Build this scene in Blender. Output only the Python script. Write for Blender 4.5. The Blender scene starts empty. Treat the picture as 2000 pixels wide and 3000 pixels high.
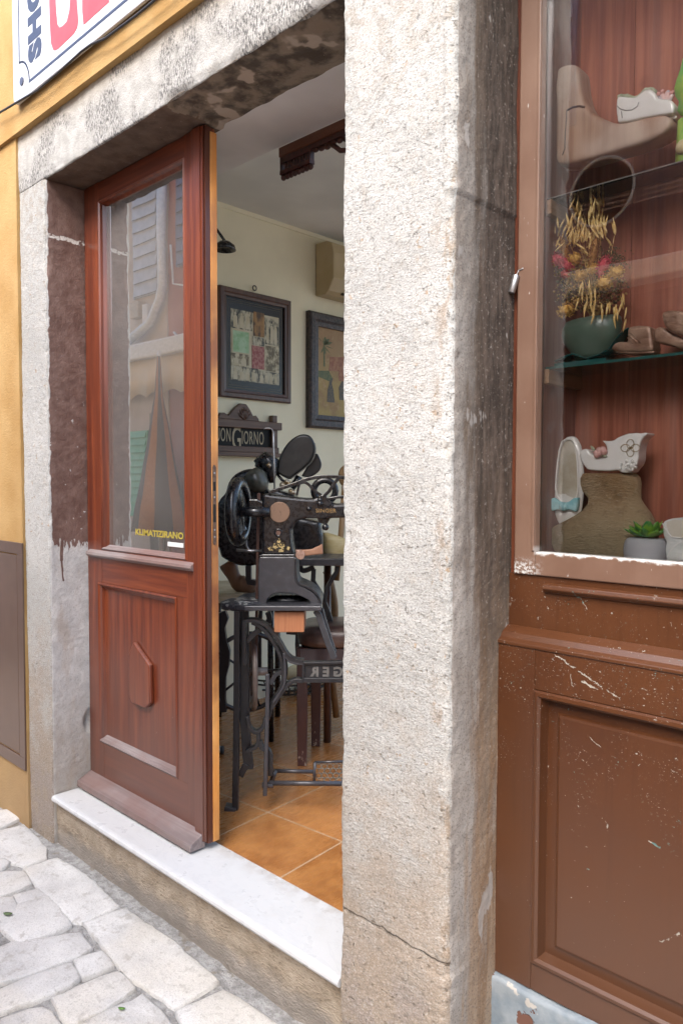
import bpy, bmesh, math, random
from mathutils import Vector, Matrix, noise
random.seed(7)
R = math.radians
scene = bpy.context.scene
COL = scene.collection

# ---------------------------------------------------------------- camera
FPX = 2206.0
YAW, PITCH, ROLL = R(43.9), R(2.4), R(0.15)
CAM = Vector((0, 0, 1.5))
fwd = Vector((-math.sin(YAW)*math.cos(PITCH), math.cos(YAW)*math.cos(PITCH), -math.sin(PITCH)))
rt0 = Vector((math.cos(YAW), math.sin(YAW), 0))
up0 = rt0.cross(fwd)
rt = rt0*math.cos(ROLL) + up0*math.sin(ROLL)
up = up0*math.cos(ROLL) - rt0*math.sin(ROLL)
FH = Vector((-math.sin(YAW), math.cos(YAW), 0))       # horizontal view direction
ZUP = Vector((0, 0, 1))
cd = bpy.data.cameras.new("camera")
cam = bpy.data.objects.new("camera", cd); COL.objects.link(cam)
cam.matrix_world = Matrix(((rt.x, up.x, -fwd.x, CAM.x), (rt.y, up.y, -fwd.y, CAM.y), (rt.z, up.z, -fwd.z, CAM.z), (0, 0, 0, 1)))
cd.sensor_fit = 'VERTICAL'; cd.sensor_height = 36; cd.sensor_width = 24
cd.lens = 36*FPX/3000
cd.clip_start = 0.02; cd.clip_end = 500
scene.camera = cam

def ray(x, y):
    return rt*((x-1000)/FPX) - up*((y-1500)/FPX) + fwd
def at(x, y, ax, v):
    r = ray(x, y); i = 'XYZ'.index(ax); t = (v-CAM[i])/r[i]
    return CAM + r*t
def refl(x, y, yg, yo):
    p = at(x, y, 'Y', yg); r = ray(x, y); r = Vector((r.x, -r.y, r.z))
    return p + r*((yo-p.y)/r.y)
class PL:
    """a vertical survey plane of the place: 'D' faces the doorway at a given distance, 'Y' runs along the facade, 'X' along the side wall"""
    def __init__(s, kind, v):
        s.kind, s.v = kind, v
        s.u, s.n = {'D': (rt0, FH), 'Y': (Vector((1, 0, 0)), Vector((0, 1, 0))), 'X': (Vector((0, 1, 0)), Vector((-1, 0, 0)))}[kind]
    def __call__(s, x, y, off=0.0):
        if s.kind == 'D':
            r = ray(x, y); p = CAM + r*((s.v)/r.dot(FH))
        else:
            p = at(x, y, s.kind, s.v)
        return p + s.n*off
    def px(s, x, y):          # metres per photo pixel here
        return (s(x+1, y) - s(x, y)).length

# ---------------------------------------------------------------- mesh building
class MB:
    def __init__(s): s.bm = bmesh.new(); s.mi = 0; s.sm = True
    def face(s, vs):
        try:
            f = s.bm.faces.new(vs); f.material_index = s.mi; f.smooth = s.sm; return f
        except ValueError: return None
    def v(s, p): return s.bm.verts.new(p)
    def poly(s, pts): s.face([s.v(p) for p in pts])
    def box(s, x0, x1, y0, y1, z0, z1):
        a = s.sm; s.sm = False
        v = [s.v((x, y, z)) for z in (z0, z1) for y in (y0, y1) for x in (x0, x1)]
        for q in ((0, 2, 3, 1), (4, 5, 7, 6), (0, 1, 5, 4), (1, 3, 7, 5), (3, 2, 6, 7), (2, 0, 4, 6)): s.face([v[i] for i in q])
        s.sm = a
    def prism(s, pts, ext, smooth=False):
        a = s.sm; s.sm = smooth
        A = [s.v(p) for p in pts]; B = [s.v(Vector(p)+ext) for p in pts]
        s.face(A); s.face(B[::-1])
        n = len(A)
        for i in range(n): s.face([A[i], B[i], B[(i+1) % n], A[(i+1) % n]])
        s.sm = a
    def loft(s, rings, caps=True, closed=True):
        V = [[s.v(p) for p in r] for r in rings]
        for a, b in zip(V, V[1:]):
            n = len(a)
            for i in range(n if closed else n-1): s.face([a[i], a[(i+1) % n], b[(i+1) % n], b[i]])
        if caps:
            s.face(V[0][::-1]); s.face(V[-1])
    def tube(s, pts, r, seg=8, caps=True, flat=None):
        pts = [Vector(p) for p in pts]; n = len(pts)
        rr = r if isinstance(r, (list, tuple)) else [r]*n
        rings = []; prev = None
        for i, p in enumerate(pts):
            t = (pts[min(i+1, n-1)] - pts[max(i-1, 0)]).normalized()
            if prev is None:
                a = Vector((0, 0, 1)) if abs(t.z) < .9 else Vector((1, 0, 0))
                e1 = t.cross(a).normalized()
            else:
                e1 = (prev - t*prev.dot(t)).normalized()
            prev = e1; e2 = t.cross(e1)
            rings.append([p + (e1*math.cos(2*math.pi*k/seg) + e2*math.sin(2*math.pi*k/seg))*rr[i] for k in range(seg)])
        s.loft(rings, caps)
    def ring(s, c, u, v, r, thick, seg=40, sec=10, k2=1.0):
        """torus in plane (u, v); k2 stretches the section along the axis"""
        w = u.cross(v).normalized(); rings = []
        for i in range(seg+1):
            a = 2*math.pi*i/seg; d = u*math.cos(a) + v*math.sin(a); dn = d.normalized()
            rings.append([c + d*r + (dn*math.cos(2*math.pi*k/sec) + w*k2*math.sin(2*math.pi*k/sec))*thick for k in range(sec)])
        s.loft(rings, caps=False)
    def ball(s, c, a, b=None, c3=None, seg=16, rows=10):
        """ellipsoid; a, b, c3 are half axis vectors"""
        c = Vector(c)
        if not isinstance(a, Vector): a, b, c3 = Vector((a, 0, 0)), Vector((0, a, 0)), Vector((0, 0, a))
        rings = []
        for j in range(1, rows):
            t = math.pi*j/rows
            rings.append([c + c3*-math.cos(t) + (a*math.cos(2*math.pi*k/seg) + b*math.sin(2*math.pi*k/seg))*math.sin(t) for k in range(seg)])
        V = [[s.v(p) for p in r] for r in rings]
        for p, q in zip(V, V[1:]):
            for i in range(seg): s.face([p[i], p[(i+1) % seg], q[(i+1) % seg], q[i]])
        b0, t0 = s.v(c-c3), s.v(c+c3)
        for i in range(seg):
            s.face([V[0][(i+1) % seg], V[0][i], b0]); s.face([V[-1][i], V[-1][(i+1) % seg], t0])
    def disc(s, c, u, v, r, ext, seg=32):
        s.prism([c + (u*math.cos(2*math.pi*k/seg) + v*math.sin(2*math.pi*k/seg))*r for k in range(seg)], ext)
    def lathe(s, c, prof, seg=28, axis=ZUP, u=Vector((1, 0, 0)), kv=1.0):
        v = axis.cross(u)
        s.loft([[c + axis*h + (u*math.cos(2*math.pi*k/seg) + v*kv*math.sin(2*math.pi*k/seg))*r for k in range(seg)] for r, h in prof])
    def rows(s, pl, rows, seg=28, off=0.0, sy=2.0, ey=1.0):
        """stack of rounded sections read off a survey plane: (y, x left, x right, depth ratio)"""
        rings = []
        for y, xl, xr, k in rows:
            a, b = pl(xl, y, off), pl(xr, y, off); m = (a+b)/2; h = (b-a).length/2
            ring = []
            for i in range(seg):
                t = 2*math.pi*i/seg; ct, st = math.cos(t), math.sin(t)
                ct2 = math.copysign(abs(ct)**(2/sy), ct); st2 = math.copysign(abs(st)**(2/sy), st)
                ring.append(m + pl.u*(h*ct2) + pl.n*(h*k*st2))
            rings.append(ring)
        s.loft(rings)
    def transform(s, fn):
        for v in s.bm.verts: v.co = fn(v.co)

OFF = {}
def _link(o, parent, off):
    COL.objects.link(o)
    if parent is not None: o.parent = parent
    OFF[o.name] = off
def obj(name, mb, mats, parent=None, bevel=0, bseg=2, remesh=0, smooth=0, weld=False):
    bm = mb.bm
    if weld: bmesh.ops.remove_doubles(bm, verts=bm.verts, dist=1e-5)
    bmesh.ops.recalc_face_normals(bm, faces=bm.faces)
    if parent is not None: off = OFF[parent.name]; loc = Vector((0, 0, 0))
    else:
        xs = [v.co for v in bm.verts]
        lo = Vector([min(c[i] for c in xs) for i in range(3)]); hi = Vector([max(c[i] for c in xs) for i in range(3)])
        off = Vector(((lo.x+hi.x)/2, (lo.y+hi.y)/2, lo.z)); loc = off
    for v in bm.verts: v.co -= off
    me = bpy.data.meshes.new(name); bm.to_mesh(me); bm.free()
    for m in (mats if isinstance(mats, (list, tuple)) else [mats]): me.materials.append(m)
    o = bpy.data.objects.new(name, me); o.location = loc
    _link(o, parent, off)
    if remesh:
        m = o.modifiers.new("remesh", 'REMESH'); m.mode = 'VOXEL'; m.voxel_size = remesh; m.use_smooth_shade = True
    if smooth:
        m = o.modifiers.new("smooth", 'SMOOTH'); m.iterations = smooth; m.factor = .5
    if bevel:
        m = o.modifiers.new("bevel", 'BEVEL'); m.width = bevel; m.segments = bseg; m.limit_method = 'ANGLE'; m.angle_limit = R(35)
        m.use_clamp_overlap = True
    return o
def tag(o, label, cat, group=None):
    o["label"] = label; o["category"] = cat; o["kind"] = "thing"
    if group: o["group"] = group
    return o
def thing(name, label, cat, loc, group=None):
    o = bpy.data.objects.new(name, None); o.location = loc; o.empty_display_size = .05
    _link(o, None, Vector(loc)); return tag(o, label, cat, group)
def struct(name, mb, m, **k):
    o = obj(name, mb, m, **k); o["kind"] = "structure"; return o
def copy_tree(o, move, parent=None):
    c = o.copy(); COL.objects.link(c); c.parent = parent
    if parent is None: c.location = o.location + move
    OFF[c.name] = OFF.get(o.name, Vector())
    for ch in list(o.children): copy_tree(ch, move, c)
    return c
def text_mb(s, size, p, u, v, depth=.001, shear=0, bold=0.0, space=1.0, sx=1.0, mirror=False, cx=False):
    """lettering as real thin mesh: baseline start p, reading direction u, letter-up v"""
    cu = bpy.data.curves.new("lettering", 'FONT'); cu.body = s; cu.size = size; cu.shear = shear; cu.offset = bold
    cu.extrude = depth; cu.space_character = space; cu.resolution_u = 3
    if cx: cu.align_x = 'CENTER'
    o = bpy.data.objects.new("lettering", cu); COL.objects.link(o)
    dg = bpy.context.evaluated_depsgraph_get(); dg.update()
    me = bpy.data.meshes.new_from_object(o.evaluated_get(dg))
    bpy.data.objects.remove(o); bpy.data.curves.remove(cu)
    mb = MB(); mb.bm.from_mesh(me); bpy.data.meshes.remove(me)
    w = u.cross(v)
    sgn = -1 if mirror else 1
    wid = max((x.co.x for x in mb.bm.verts), default=0)
    for x in mb.bm.verts:
        c = x.co; X = (wid - c.x if mirror else c.x)*sx
        x.co = Vector(p) + u*X + v*c.y + w*c.z
    for f in mb.bm.faces: f.smooth = False; f.material_index = 0
    return mb
def join(mb, other):
    me = bpy.data.meshes.new("t"); other.bm.to_mesh(me); n = len(mb.bm.faces); mb.bm.from_mesh(me); other.bm.free(); bpy.data.meshes.remove(me)
    mb.bm.faces.ensure_lookup_table()
    for f in mb.bm.faces[n:]: f.material_index = mb.mi

# ---------------------------------------------------------------- materials
class NT:
    def __init__(s, name, rough=.6, metal=0.0, spec=.5, coat=0.0, crough=.1):
        s.m = bpy.data.materials.new(name); s.m.use_nodes = True
        s.t = s.m.node_tree; s.b = s.t.nodes["Principled BSDF"]; s.out = s.t.nodes["Material Output"]
        s.b.inputs["Roughness"].default_value = rough; s.b.inputs["Metallic"].default_value = metal
        s.b.inputs["Specular IOR Level"].default_value = spec
        s.b.inputs["Coat Weight"].default_value = coat; s.b.inputs["Coat Roughness"].default_value = crough
        s._pos = None
    def n(s, t): return s.t.nodes.new(t)
    def l(s, a, b): s.t.links.new(a, b)
    def put(s, sock, v):
        if hasattr(v, 'links') or hasattr(v, 'is_output'): s.l(v, sock)
        elif isinstance(v, (tuple, list)) and len(v) == 3 and sock.type == 'RGBA': sock.default_value = (*v, 1)
        else: sock.default_value = v
    @property
    def pos(s):
        if s._pos is None:
            g = s.n('ShaderNodeNewGeometry'); s._pos = g.outputs['Position']; s._nor = g.outputs['True Normal']
        return s._pos
    @property
    def nor(s): s.pos; return s._nor
    def map(s, scale=(1, 1, 1), rot=(0, 0, 0), loc=(0, 0, 0), vec=None):
        m = s.n('ShaderNodeMapping'); s.l(vec if vec is not None else s.pos, m.inputs[0])
        m.inputs['Scale'].default_value = scale; m.inputs['Rotation'].default_value = rot; m.inputs['Location'].default_value = loc
        return m.outputs[0]
    def noise(s, scale, detail=4, rough=.55, vec=None, stretch=None, rot=(0, 0, 0), dist=0, loc=(0, 0, 0)):
        n = s.n('ShaderNodeTexNoise'); n.inputs['Scale'].default_value = scale; n.inputs['Detail'].default_value = detail
        n.inputs['Roughness'].default_value = rough; n.inputs['Distortion'].default_value = dist
        if stretch is not None or rot != (0, 0, 0) or loc != (0, 0, 0): vec = s.map(stretch or (1, 1, 1), rot, loc, vec)
        s.l(vec if vec is not None else s.pos, n.inputs['Vector'])
        return n.outputs[0]
    def vor(s, scale, feature='F1', vec=None, out='Distance', rnd=1):
        n = s.n('ShaderNodeTexVoronoi'); n.feature = feature; n.inputs['Scale'].default_value = scale
        n.inputs['Randomness'].default_value = rnd
        s.l(vec if vec is not None else s.pos, n.inputs['Vector']); return n.outputs[out]
    def wave(s, scale, dist=2, detail=2, vec=None, dscale=1, axis='X'):
        n = s.n('ShaderNodeTexWave'); n.inputs['Scale'].default_value = scale; n.inputs['Distortion'].default_value = dist
        n.inputs['Detail'].default_value = detail; n.inputs['Detail Scale'].default_value = dscale; n.bands_direction = axis
        s.l(vec if vec is not None else s.pos, n.inputs['Vector']); return n.outputs['Fac']
    def xyz(s, vec=None):
        n = s.n('ShaderNodeSeparateXYZ'); s.l(vec if vec is not None else s.pos, n.inputs[0]); return n.outputs
    def mth(s, op, a, b=0.0, c=0.0, clamp=False):
        n = s.n('ShaderNodeMath'); n.operation = op; n.use_clamp = clamp
        s.put(n.inputs[0], a); s.put(n.inputs[1], b); s.put(n.inputs[2], c); return n.outputs[0]
    def rng(s, v, lo, hi, a=0.0, b=1.0):
        n = s.n('ShaderNodeMapRange'); n.interpolation_type = 'SMOOTHSTEP'
        s.put(n.inputs[0], v); n.inputs[1].default_value = lo; n.inputs[2].default_value = hi; n.inputs[3].default_value = a; n.inputs[4].default_value = b
        if lo > hi:
            n.inputs[1].default_value = hi; n.inputs[2].default_value = lo; n.inputs[3].default_value = b; n.inputs[4].default_value = a
        return n.outputs[0]
    def mix(s, f, a, b, mode='MIX'):
        n = s.n('ShaderNodeMix'); n.data_type = 'RGBA'; n.blend_type = mode
        s.put(n.inputs[0], f); s.put(n.inputs[6], a); s.put(n.inputs[7], b); return n.outputs[2]
    def mul(s, a, b): return s.mth('MULTIPLY', a, b)
    def seg(s, p, q, w, soft, axes=(0, 2), wob=0.0, wscale=40):
        """mask of a scratch / crack between p and q measured on the wall plane"""
        o = s.xyz(); X, Y = o[axes[0]], o[axes[1]]
        if wob:
            nz = s.noise(wscale, 2)
            X = s.mth('ADD', X, s.mul(s.mth('SUBTRACT', nz, .5), wob))
            nz2 = s.noise(wscale, 2, loc=(3.1, 1.7, 5.2)); Y = s.mth('ADD', Y, s.mul(s.mth('SUBTRACT', nz2, .5), wob))
        dx, dy = q[0]-p[0], q[1]-p[1]; L2 = dx*dx+dy*dy
        px_, py_ = s.mth('SUBTRACT', X, p[0]), s.mth('SUBTRACT', Y, p[1])
        t = s.mth('ADD', s.mul(px_, dx/L2), s.mul(py_, dy/L2), clamp=True)
        ex, ey = s.mth('SUBTRACT', px_, s.mul(t, dx)), s.mth('SUBTRACT', py_, s.mul(t, dy))
        d = s.mth('SQRT', s.mth('ADD', s.mul(ex, ex), s.mul(ey, ey)))
        return s.rng(d, w+soft, w)
    def bump(s, h, strength=.5, dist=.002, prev=None):
        n = s.n('ShaderNodeBump'); n.inputs['Strength'].default_value = strength; n.inputs['Distance'].default_value = dist
        s.put(n.inputs['Height'], h)
        if prev is not None: s.l(prev, n.inputs['Normal'])
        s.l(n.outputs[0], s.b.inputs['Normal']); return n.outputs[0]
    def col(s, c): s.put(s.b.inputs['Base Color'], c); return s
    def rough(s, v): s.put(s.b.inputs['Roughness'], v); return s

def simple(name, c, rough=.6, metal=0, c2=None, nsc=30, st=None, bump=0, bsc=120, bd=.001, coat=0, lo=.35, hi=.65, spec=.5, crough=.1):
    t = NT(name, rough, metal, spec, coat, crough)
    if c2: t.col(t.mix(t.rng(t.noise(nsc, 4, stretch=st), lo, hi), c, c2))
    else:
        k = t.noise(nsc, 3, stretch=st)
        t.col(t.mix(t.rng(k, .3, .7), tuple(x*.9 for x in c), tuple(min(1, x*1.08) for x in c)))
    if bump: t.bump(t.noise(bsc, 3, stretch=st), bump, bd)
    return t.m
def glass_pane(name, k, tint=(1, 1, 1), add=0.0, grey=0.0, blur=0.0):
    t = NT(name); nt = t.t; nt.nodes.remove(t.b)
    tr = t.n('ShaderNodeBsdfTransparent'); tr.inputs[0].default_value = (*tint, 1)
    gl = t.n('ShaderNodeBsdfGlossy'); gl.inputs['Roughness'].default_value = blur; gl.inputs[0].default_value = (.96, .97, .97, 1)
    fr = t.n('ShaderNodeFresnel'); fr.inputs[0].default_value = 1.5
    # old hand-blown sheet: very slight waviness
    bp = t.n('ShaderNodeBump'); bp.inputs['Strength'].default_value = .05; bp.inputs['Distance'].default_value = .01
    t.l(t.noise(3, 1), bp.inputs['Height']); t.l(bp.outputs[0], gl.inputs['Normal'])
    f = t.mth('ADD', t.mul(fr.outputs[0], k), add, clamp=True)
    mx = t.n('ShaderNodeMixShader'); t.l(f, mx.inputs[0]); t.l(tr.outputs[0], mx.inputs[1]); t.l(gl.outputs[0], mx.inputs[2])
    last = mx.outputs[0]
    if grey:
        df = t.n('ShaderNodeBsdfDiffuse'); df.inputs[0].default_value = (.45, .44, .42, 1)
        m2 = t.n('ShaderNodeMixShader'); t.l(t.mul(t.rng(t.noise(3, 2), -.6, 1.2), grey), m2.inputs[0]); t.l(last, m2.inputs[1]); t.l(df.outputs[0], m2.inputs[2]); last = m2.outputs[0]
    t.l(last, t.out.inputs[0]); return t.m
# ---------------------------------------------------------------- the place's own materials
def stone_front():
    t = NT("tooled_limestone", .9)
    z = t.xyz()[2]
    n1 = t.noise(3.2, 4); n2 = t.noise(160, 3, .7); n3 = t.noise(28, 4, .6); n4 = t.noise(9, 5, .6)
    c = t.mix(t.rng(n1, .3, .7), (.378, .378, .362), (.47, .47, .452))
    c = t.mix(t.mul(t.rng(n3, .5, .72), .35), c, (.36, .31, .25))
    low = t.rng(t.mth('ADD', z, t.mul(t.mth('SUBTRACT', n4, .5), 1.3)), 1.05, .1)        # damp, dirty foot of the wall
    c = t.mix(t.mul(low, .70), c, (.32, .225, .14))
    c = t.mix(t.mul(t.rng(n2, .60, .72), .55), c, (.15, .12, .09))                      # pits full of soot
    c = t.mix(t.mul(t.mul(t.rng(t.noise(46, 3), .64, .70), t.rng(n4, .45, .6)), .8), c, (.33, .22, .12))
    top = t.mul(t.rng(z, 2.25, 2.75), t.rng(n3, .42, .62))
    c = t.mix(t.mul(top, .75), c, (.30, .27, .23))
    for (x, y, a, b) in ((1172, 1112, .028, .045), (1068, 1325, .035, .034), (1075, 170, .045, .10)):      # smooth mortar repairs
        p = at(x, y, 'Y', 1.4); o = t.xyz()
        ex = t.mth('DIVIDE', t.mth('SUBTRACT', o[0], p.x), a); ez = t.mth('DIVIDE', t.mth('SUBTRACT', z, p.z), b)
        e = t.mth('ADD', t.mth('SQRT', t.mth('ADD', t.mul(ex, ex), t.mul(ez, ez))), t.mul(t.mth('SUBTRACT', n3, .5), 1.1))
        m = t.rng(e, 1.05, .85); c = t.mix(t.mul(m, .6), c, (.455, .44, .415))
        c = t.mix(t.mul(t.mul(t.rng(e, .93, .99), t.rng(e, 1.10, 1.02)), .22), c, (.25, .21, .17))
    cracks = None
    for a, b in (((1003, 2662), (1075, 2700)), ((1075, 2700), (1180, 2760)), ((1180, 2760), (1305, 2830))):
        P, Q = at(*a, 'Y', 1.4), at(*b, 'Y', 1.4)
        m = t.seg((P.x, P.z), (Q.x, Q.z), .0022, .004, wob=.02, wscale=30); cracks = m if cracks is None else t.mth('MAXIMUM', cracks, m)
    c = t.mix(t.mul(cracks, t.rng(n3, .42, .68)), c, (.14, .105, .07))
    below = t.mul(t.rng(z, .30, .24), t.rng(n4, .45, .52)); c = t.mix(t.mul(below, .55), c, (.30, .25, .22))
    pit = t.rng(t.noise(70, 4, .7, stretch=(.75, 1, 1.15), rot=(0, R(15), 0)), .60, .68); c = t.mix(t.mul(pit, t.rng(z, 2.6, .4, .22, .75)), c, (.21, .15, .095))
    arris = t.mul(t.rng(t.xyz()[0], -1.075, -1.02), t.rng(t.noise(13, 4, .65, stretch=(1, 1, .45), loc=(1, 5, 2)), .50, .60)); c = t.mix(t.mul(arris, .6), c, (.25, .165, .09))
    gr = t.noise(190, 4, .8, stretch=(.8, 1, 1.2)); c = t.mix(t.mul(t.rng(gr, .49, .64), .62), c, (.165, .145, .12)); c = t.mix(t.mul(t.rng(gr, .48, .36), .5), c, (.56, .55, .53)); t.col(c)
    tool = t.noise(125, 3, .62, stretch=(.5, 1, 1.35), rot=(0, R(14), 0), dist=.4); soft = t.rng(n4, .35, .65, .45, 1.0)
    h = t.mth('ADD', t.mul(t.mul(tool, soft), .7), t.mth('ADD', t.mul(t.noise(340, 3, .7), .55), t.mul(t.noise(30, 3), .15))); h = t.mth('SUBTRACT', h, t.mth('ADD', t.mul(cracks, 1.5), t.mul(pit, .8)))
    t.bump(h, 1.0, .0045); return t.m
def stone_stained():
    """the side of the pillar that old brown paint and soot ran down"""
    t = NT("stained_limestone", .88)
    o = t.xyz(); z = o[2]
    st = t.noise(22, 4, .6, stretch=(1, 1, .10)); st2 = t.noise(70, 3, .6, stretch=(1, 1, .14)); g = t.noise(190, 3, .7); b = t.noise(6, 4)
    pale = t.mix(t.rng(b, .35, .65), (.27, .24, .21), (.37, .345, .315))
    warm = t.mix(t.rng(st, .4, .6), (.21, .125, .065), (.30, .225, .16))
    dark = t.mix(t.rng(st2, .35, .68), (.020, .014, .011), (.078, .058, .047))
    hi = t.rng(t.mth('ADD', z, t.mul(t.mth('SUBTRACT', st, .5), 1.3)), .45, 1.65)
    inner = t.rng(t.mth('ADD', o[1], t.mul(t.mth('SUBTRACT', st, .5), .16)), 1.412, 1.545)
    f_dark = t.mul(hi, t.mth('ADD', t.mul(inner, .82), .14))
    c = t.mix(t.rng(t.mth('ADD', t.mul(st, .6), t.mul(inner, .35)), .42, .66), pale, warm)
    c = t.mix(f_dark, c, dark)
    c = t.mix(t.mul(t.rng(g, .52, .66), .62), c, (.075, .055, .042))
    c = t.mix(t.mul(t.rng(t.noise(120, 3, loc=(5, 2, 1)), .60, .72), .5), c, (.34, .31, .28))
    c = t.mix(t.mul(t.rng(t.noise(8, 4, .6, stretch=(1, 1, .5), loc=(4, 0, 2)), .64, .66), .8), c, (.34, .32, .30))   # patches of grey mortar
    t.col(c); t.bump(t.mth('ADD', t.noise(170, 4, .7), t.mul(st2, .25)), .7, .0028); return t.m
def stone_lintel():
    t = NT("weathered_limestone", .9)
    o = t.xyz()
    sp = t.noise(120, 4, .75, stretch=(1.5, 1, .5)); pt = t.noise(4.2, 4, .6); n3 = t.noise(20, 3)
    c = t.mix(t.rng(n3, .35, .65), (.35, .342, .32), (.44, .43, .41))
    c = t.mix(t.mul(t.rng(o[2], 2.86, 2.96), .35), c, (.42, .31, .18))
    c = t.mix(t.mul(t.mul(t.rng(sp, .47, .57), t.rng(pt, .47, .56)), .9), c, (.075, .072, .07))   # black crust in patches
    t.col(c); t.bump(t.mth('ADD', sp, t.mul(t.noise(160, 2), .5)), 1.0, .005); return t.m
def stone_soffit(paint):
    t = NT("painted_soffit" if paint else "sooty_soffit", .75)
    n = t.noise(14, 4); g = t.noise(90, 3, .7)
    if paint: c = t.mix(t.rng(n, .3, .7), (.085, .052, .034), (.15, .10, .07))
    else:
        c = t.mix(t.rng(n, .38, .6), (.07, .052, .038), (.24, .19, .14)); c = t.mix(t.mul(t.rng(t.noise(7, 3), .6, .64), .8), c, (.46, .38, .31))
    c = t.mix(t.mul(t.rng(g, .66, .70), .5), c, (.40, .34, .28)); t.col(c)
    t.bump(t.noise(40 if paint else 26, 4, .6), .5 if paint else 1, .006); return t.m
def reveal_paint():
    """left reveal: rough stone, brown oil paint down to about 1.2 m with a run below it, bare stone under that"""
    t = NT("half_painted_reveal", .8)
    o = t.xyz(); y, z = o[1], o[2]
    n = t.noise(20, 4); nb = t.noise(55, 3, .6, stretch=(1, 1.6, .5)); g = t.noise(150, 3, .7)
    bare = t.mix(t.rng(n, .35, .65), (.48, .47, .45), (.58, .57, .545)); bare = t.mix(t.mul(t.rng(t.noise(8, 4, stretch=(1, 2, .5)), .5, .7), .5), bare, (.38, .30, .23))
    bare = t.mix(t.mul(t.rng(z, .75, .2), .5), bare, (.32, .25, .18)); bare = t.mix(t.mul(t.rng(g, .62, .72), .4), bare, (.22, .2, .18))
    paint = t.mix(t.rng(n, .3, .7), (.125, .066, .050), (.19, .115, .092))
    zz = t.mth('ADD', z, t.mul(t.mth('SUBTRACT', nb, .5), .14)); yy = t.mth('ADD', y, t.mul(t.mth('SUBTRACT', n, .5), .03))
    m = t.mul(t.rng(zz, 1.222, 1.232), t.rng(yy, 1.409, 1.413))
    P = [at(x_, y_, 'X', -3.02) for x_, y_ in ((183, 1590), (181, 1640), (186, 1700))]
    for a, b, w in ((P[0], P[1], .006), (P[1], P[2], .003)): m = t.mth('MAXIMUM', m, t.seg((a.y, a.z), (b.y, b.z), w, .002, axes=(1, 2), wob=.006))
    m = t.mul(m, t.mth('SUBTRACT', 1, t.mul(t.rng(t.noise(33, 4, .7), .66, .69), t.rng(z, 2.1, 1.6))))
    j = at(190, 702, 'X', -3.02)
    jm = t.mul(t.rng(t.mth('ABSOLUTE', t.mth('ADD', t.mth('SUBTRACT', z, j.z), t.mul(t.mth('SUBTRACT', n, .5), .03))), .011, .006), t.rng(t.noise(60, 3), .42, .5))
    c = t.mix(m, bare, paint); c = t.mix(jm, c, (.62, .58, .53)); c = t.mix(t.mul(t.rng(t.noise(170, 4, .75), .52, .66), .45), c, t.mix(m, (.24, .21, .18), (.07, .038, .029))); t.col(c)
    t.rough(t.mth('SUBTRACT', .88, t.mul(m, .42)))
    t.bump(t.mth('ADD', t.noise(140, 4, .7), t.mul(t.noise(38, 2), .35)), .8, .0038); return t.m
def plaster():
    t = NT("ochre_plaster", .92)
    z = t.xyz()[2]
    n = t.noise(5, 5); f = t.noise(90, 3, .6)
    c = t.mix(t.rng(n, .3, .7), (.35, .205, .067), (.42, .27, .108))
    c = t.mix(t.mul(t.rng(f, .55, .75), .25), c, (.34, .17, .035))
    low = t.rng(t.mth('ADD', z, t.mul(t.mth('SUBTRACT', n, .5), .5)), .5, .05)
    c = t.mix(t.mul(low, .6), c, (.38, .26, .145)); t.col(c)
    t.bump(t.mth('ADD', t.noise(120, 3), t.mul(n, 1.2)), .55, .004); return t.m
def riser_stone():
    t = NT("sandy_step_stone", .92)
    z = t.xyz()[2]
    n = t.noise(12, 4); g = t.noise(110, 3, .65, stretch=(.6, 1, 1.4))
    c = t.mix(t.rng(n, .35, .65), (.32, .26, .19), (.42, .35, .27))
    c = t.mix(t.mul(t.rng(g, .55, .68), .6), c, (.14, .10, .065))
    c = t.mix(t.mul(t.rng(t.mth('ADD', z, t.mul(t.mth('SUBTRACT', n, .5), .12)), .06, .0), .7), c, (.26, .24, .22)); t.col(c)
    t.bump(t.mth('ADD', g, t.mul(t.noise(30, 4), .9)), .9, .007); return t.m
def marble():
    t = NT("white_marble", .32)
    v = t.noise(5, 6, .6, stretch=(1, 2.2, 1), dist=1.6)
    c = t.mix(t.mul(t.rng(t.mth('ABSOLUTE', t.mth('SUBTRACT', v, .5)), .035, .0), .28), (.55, .555, .55), (.44, .45, .46))
    c = t.mix(t.mul(t.rng(t.noise(14, 5, .65), .5, .8), .22), c, (.40, .37, .33)); c = t.mix(t.mul(t.mul(t.rng(t.xyz()[1], 1.55, 1.62), t.rng(t.noise(24, 4, .7), .4, .62)), .45), c, (.33, .29, .25)); c = t.mix(t.mul(t.rng(t.noise(140, 3, .7), .70, .74), .4), c, (.28, .25, .22)); t.col(c); t.rough(t.rng(t.noise(20), .3, .7, .25, .5)); return t.m
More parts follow.
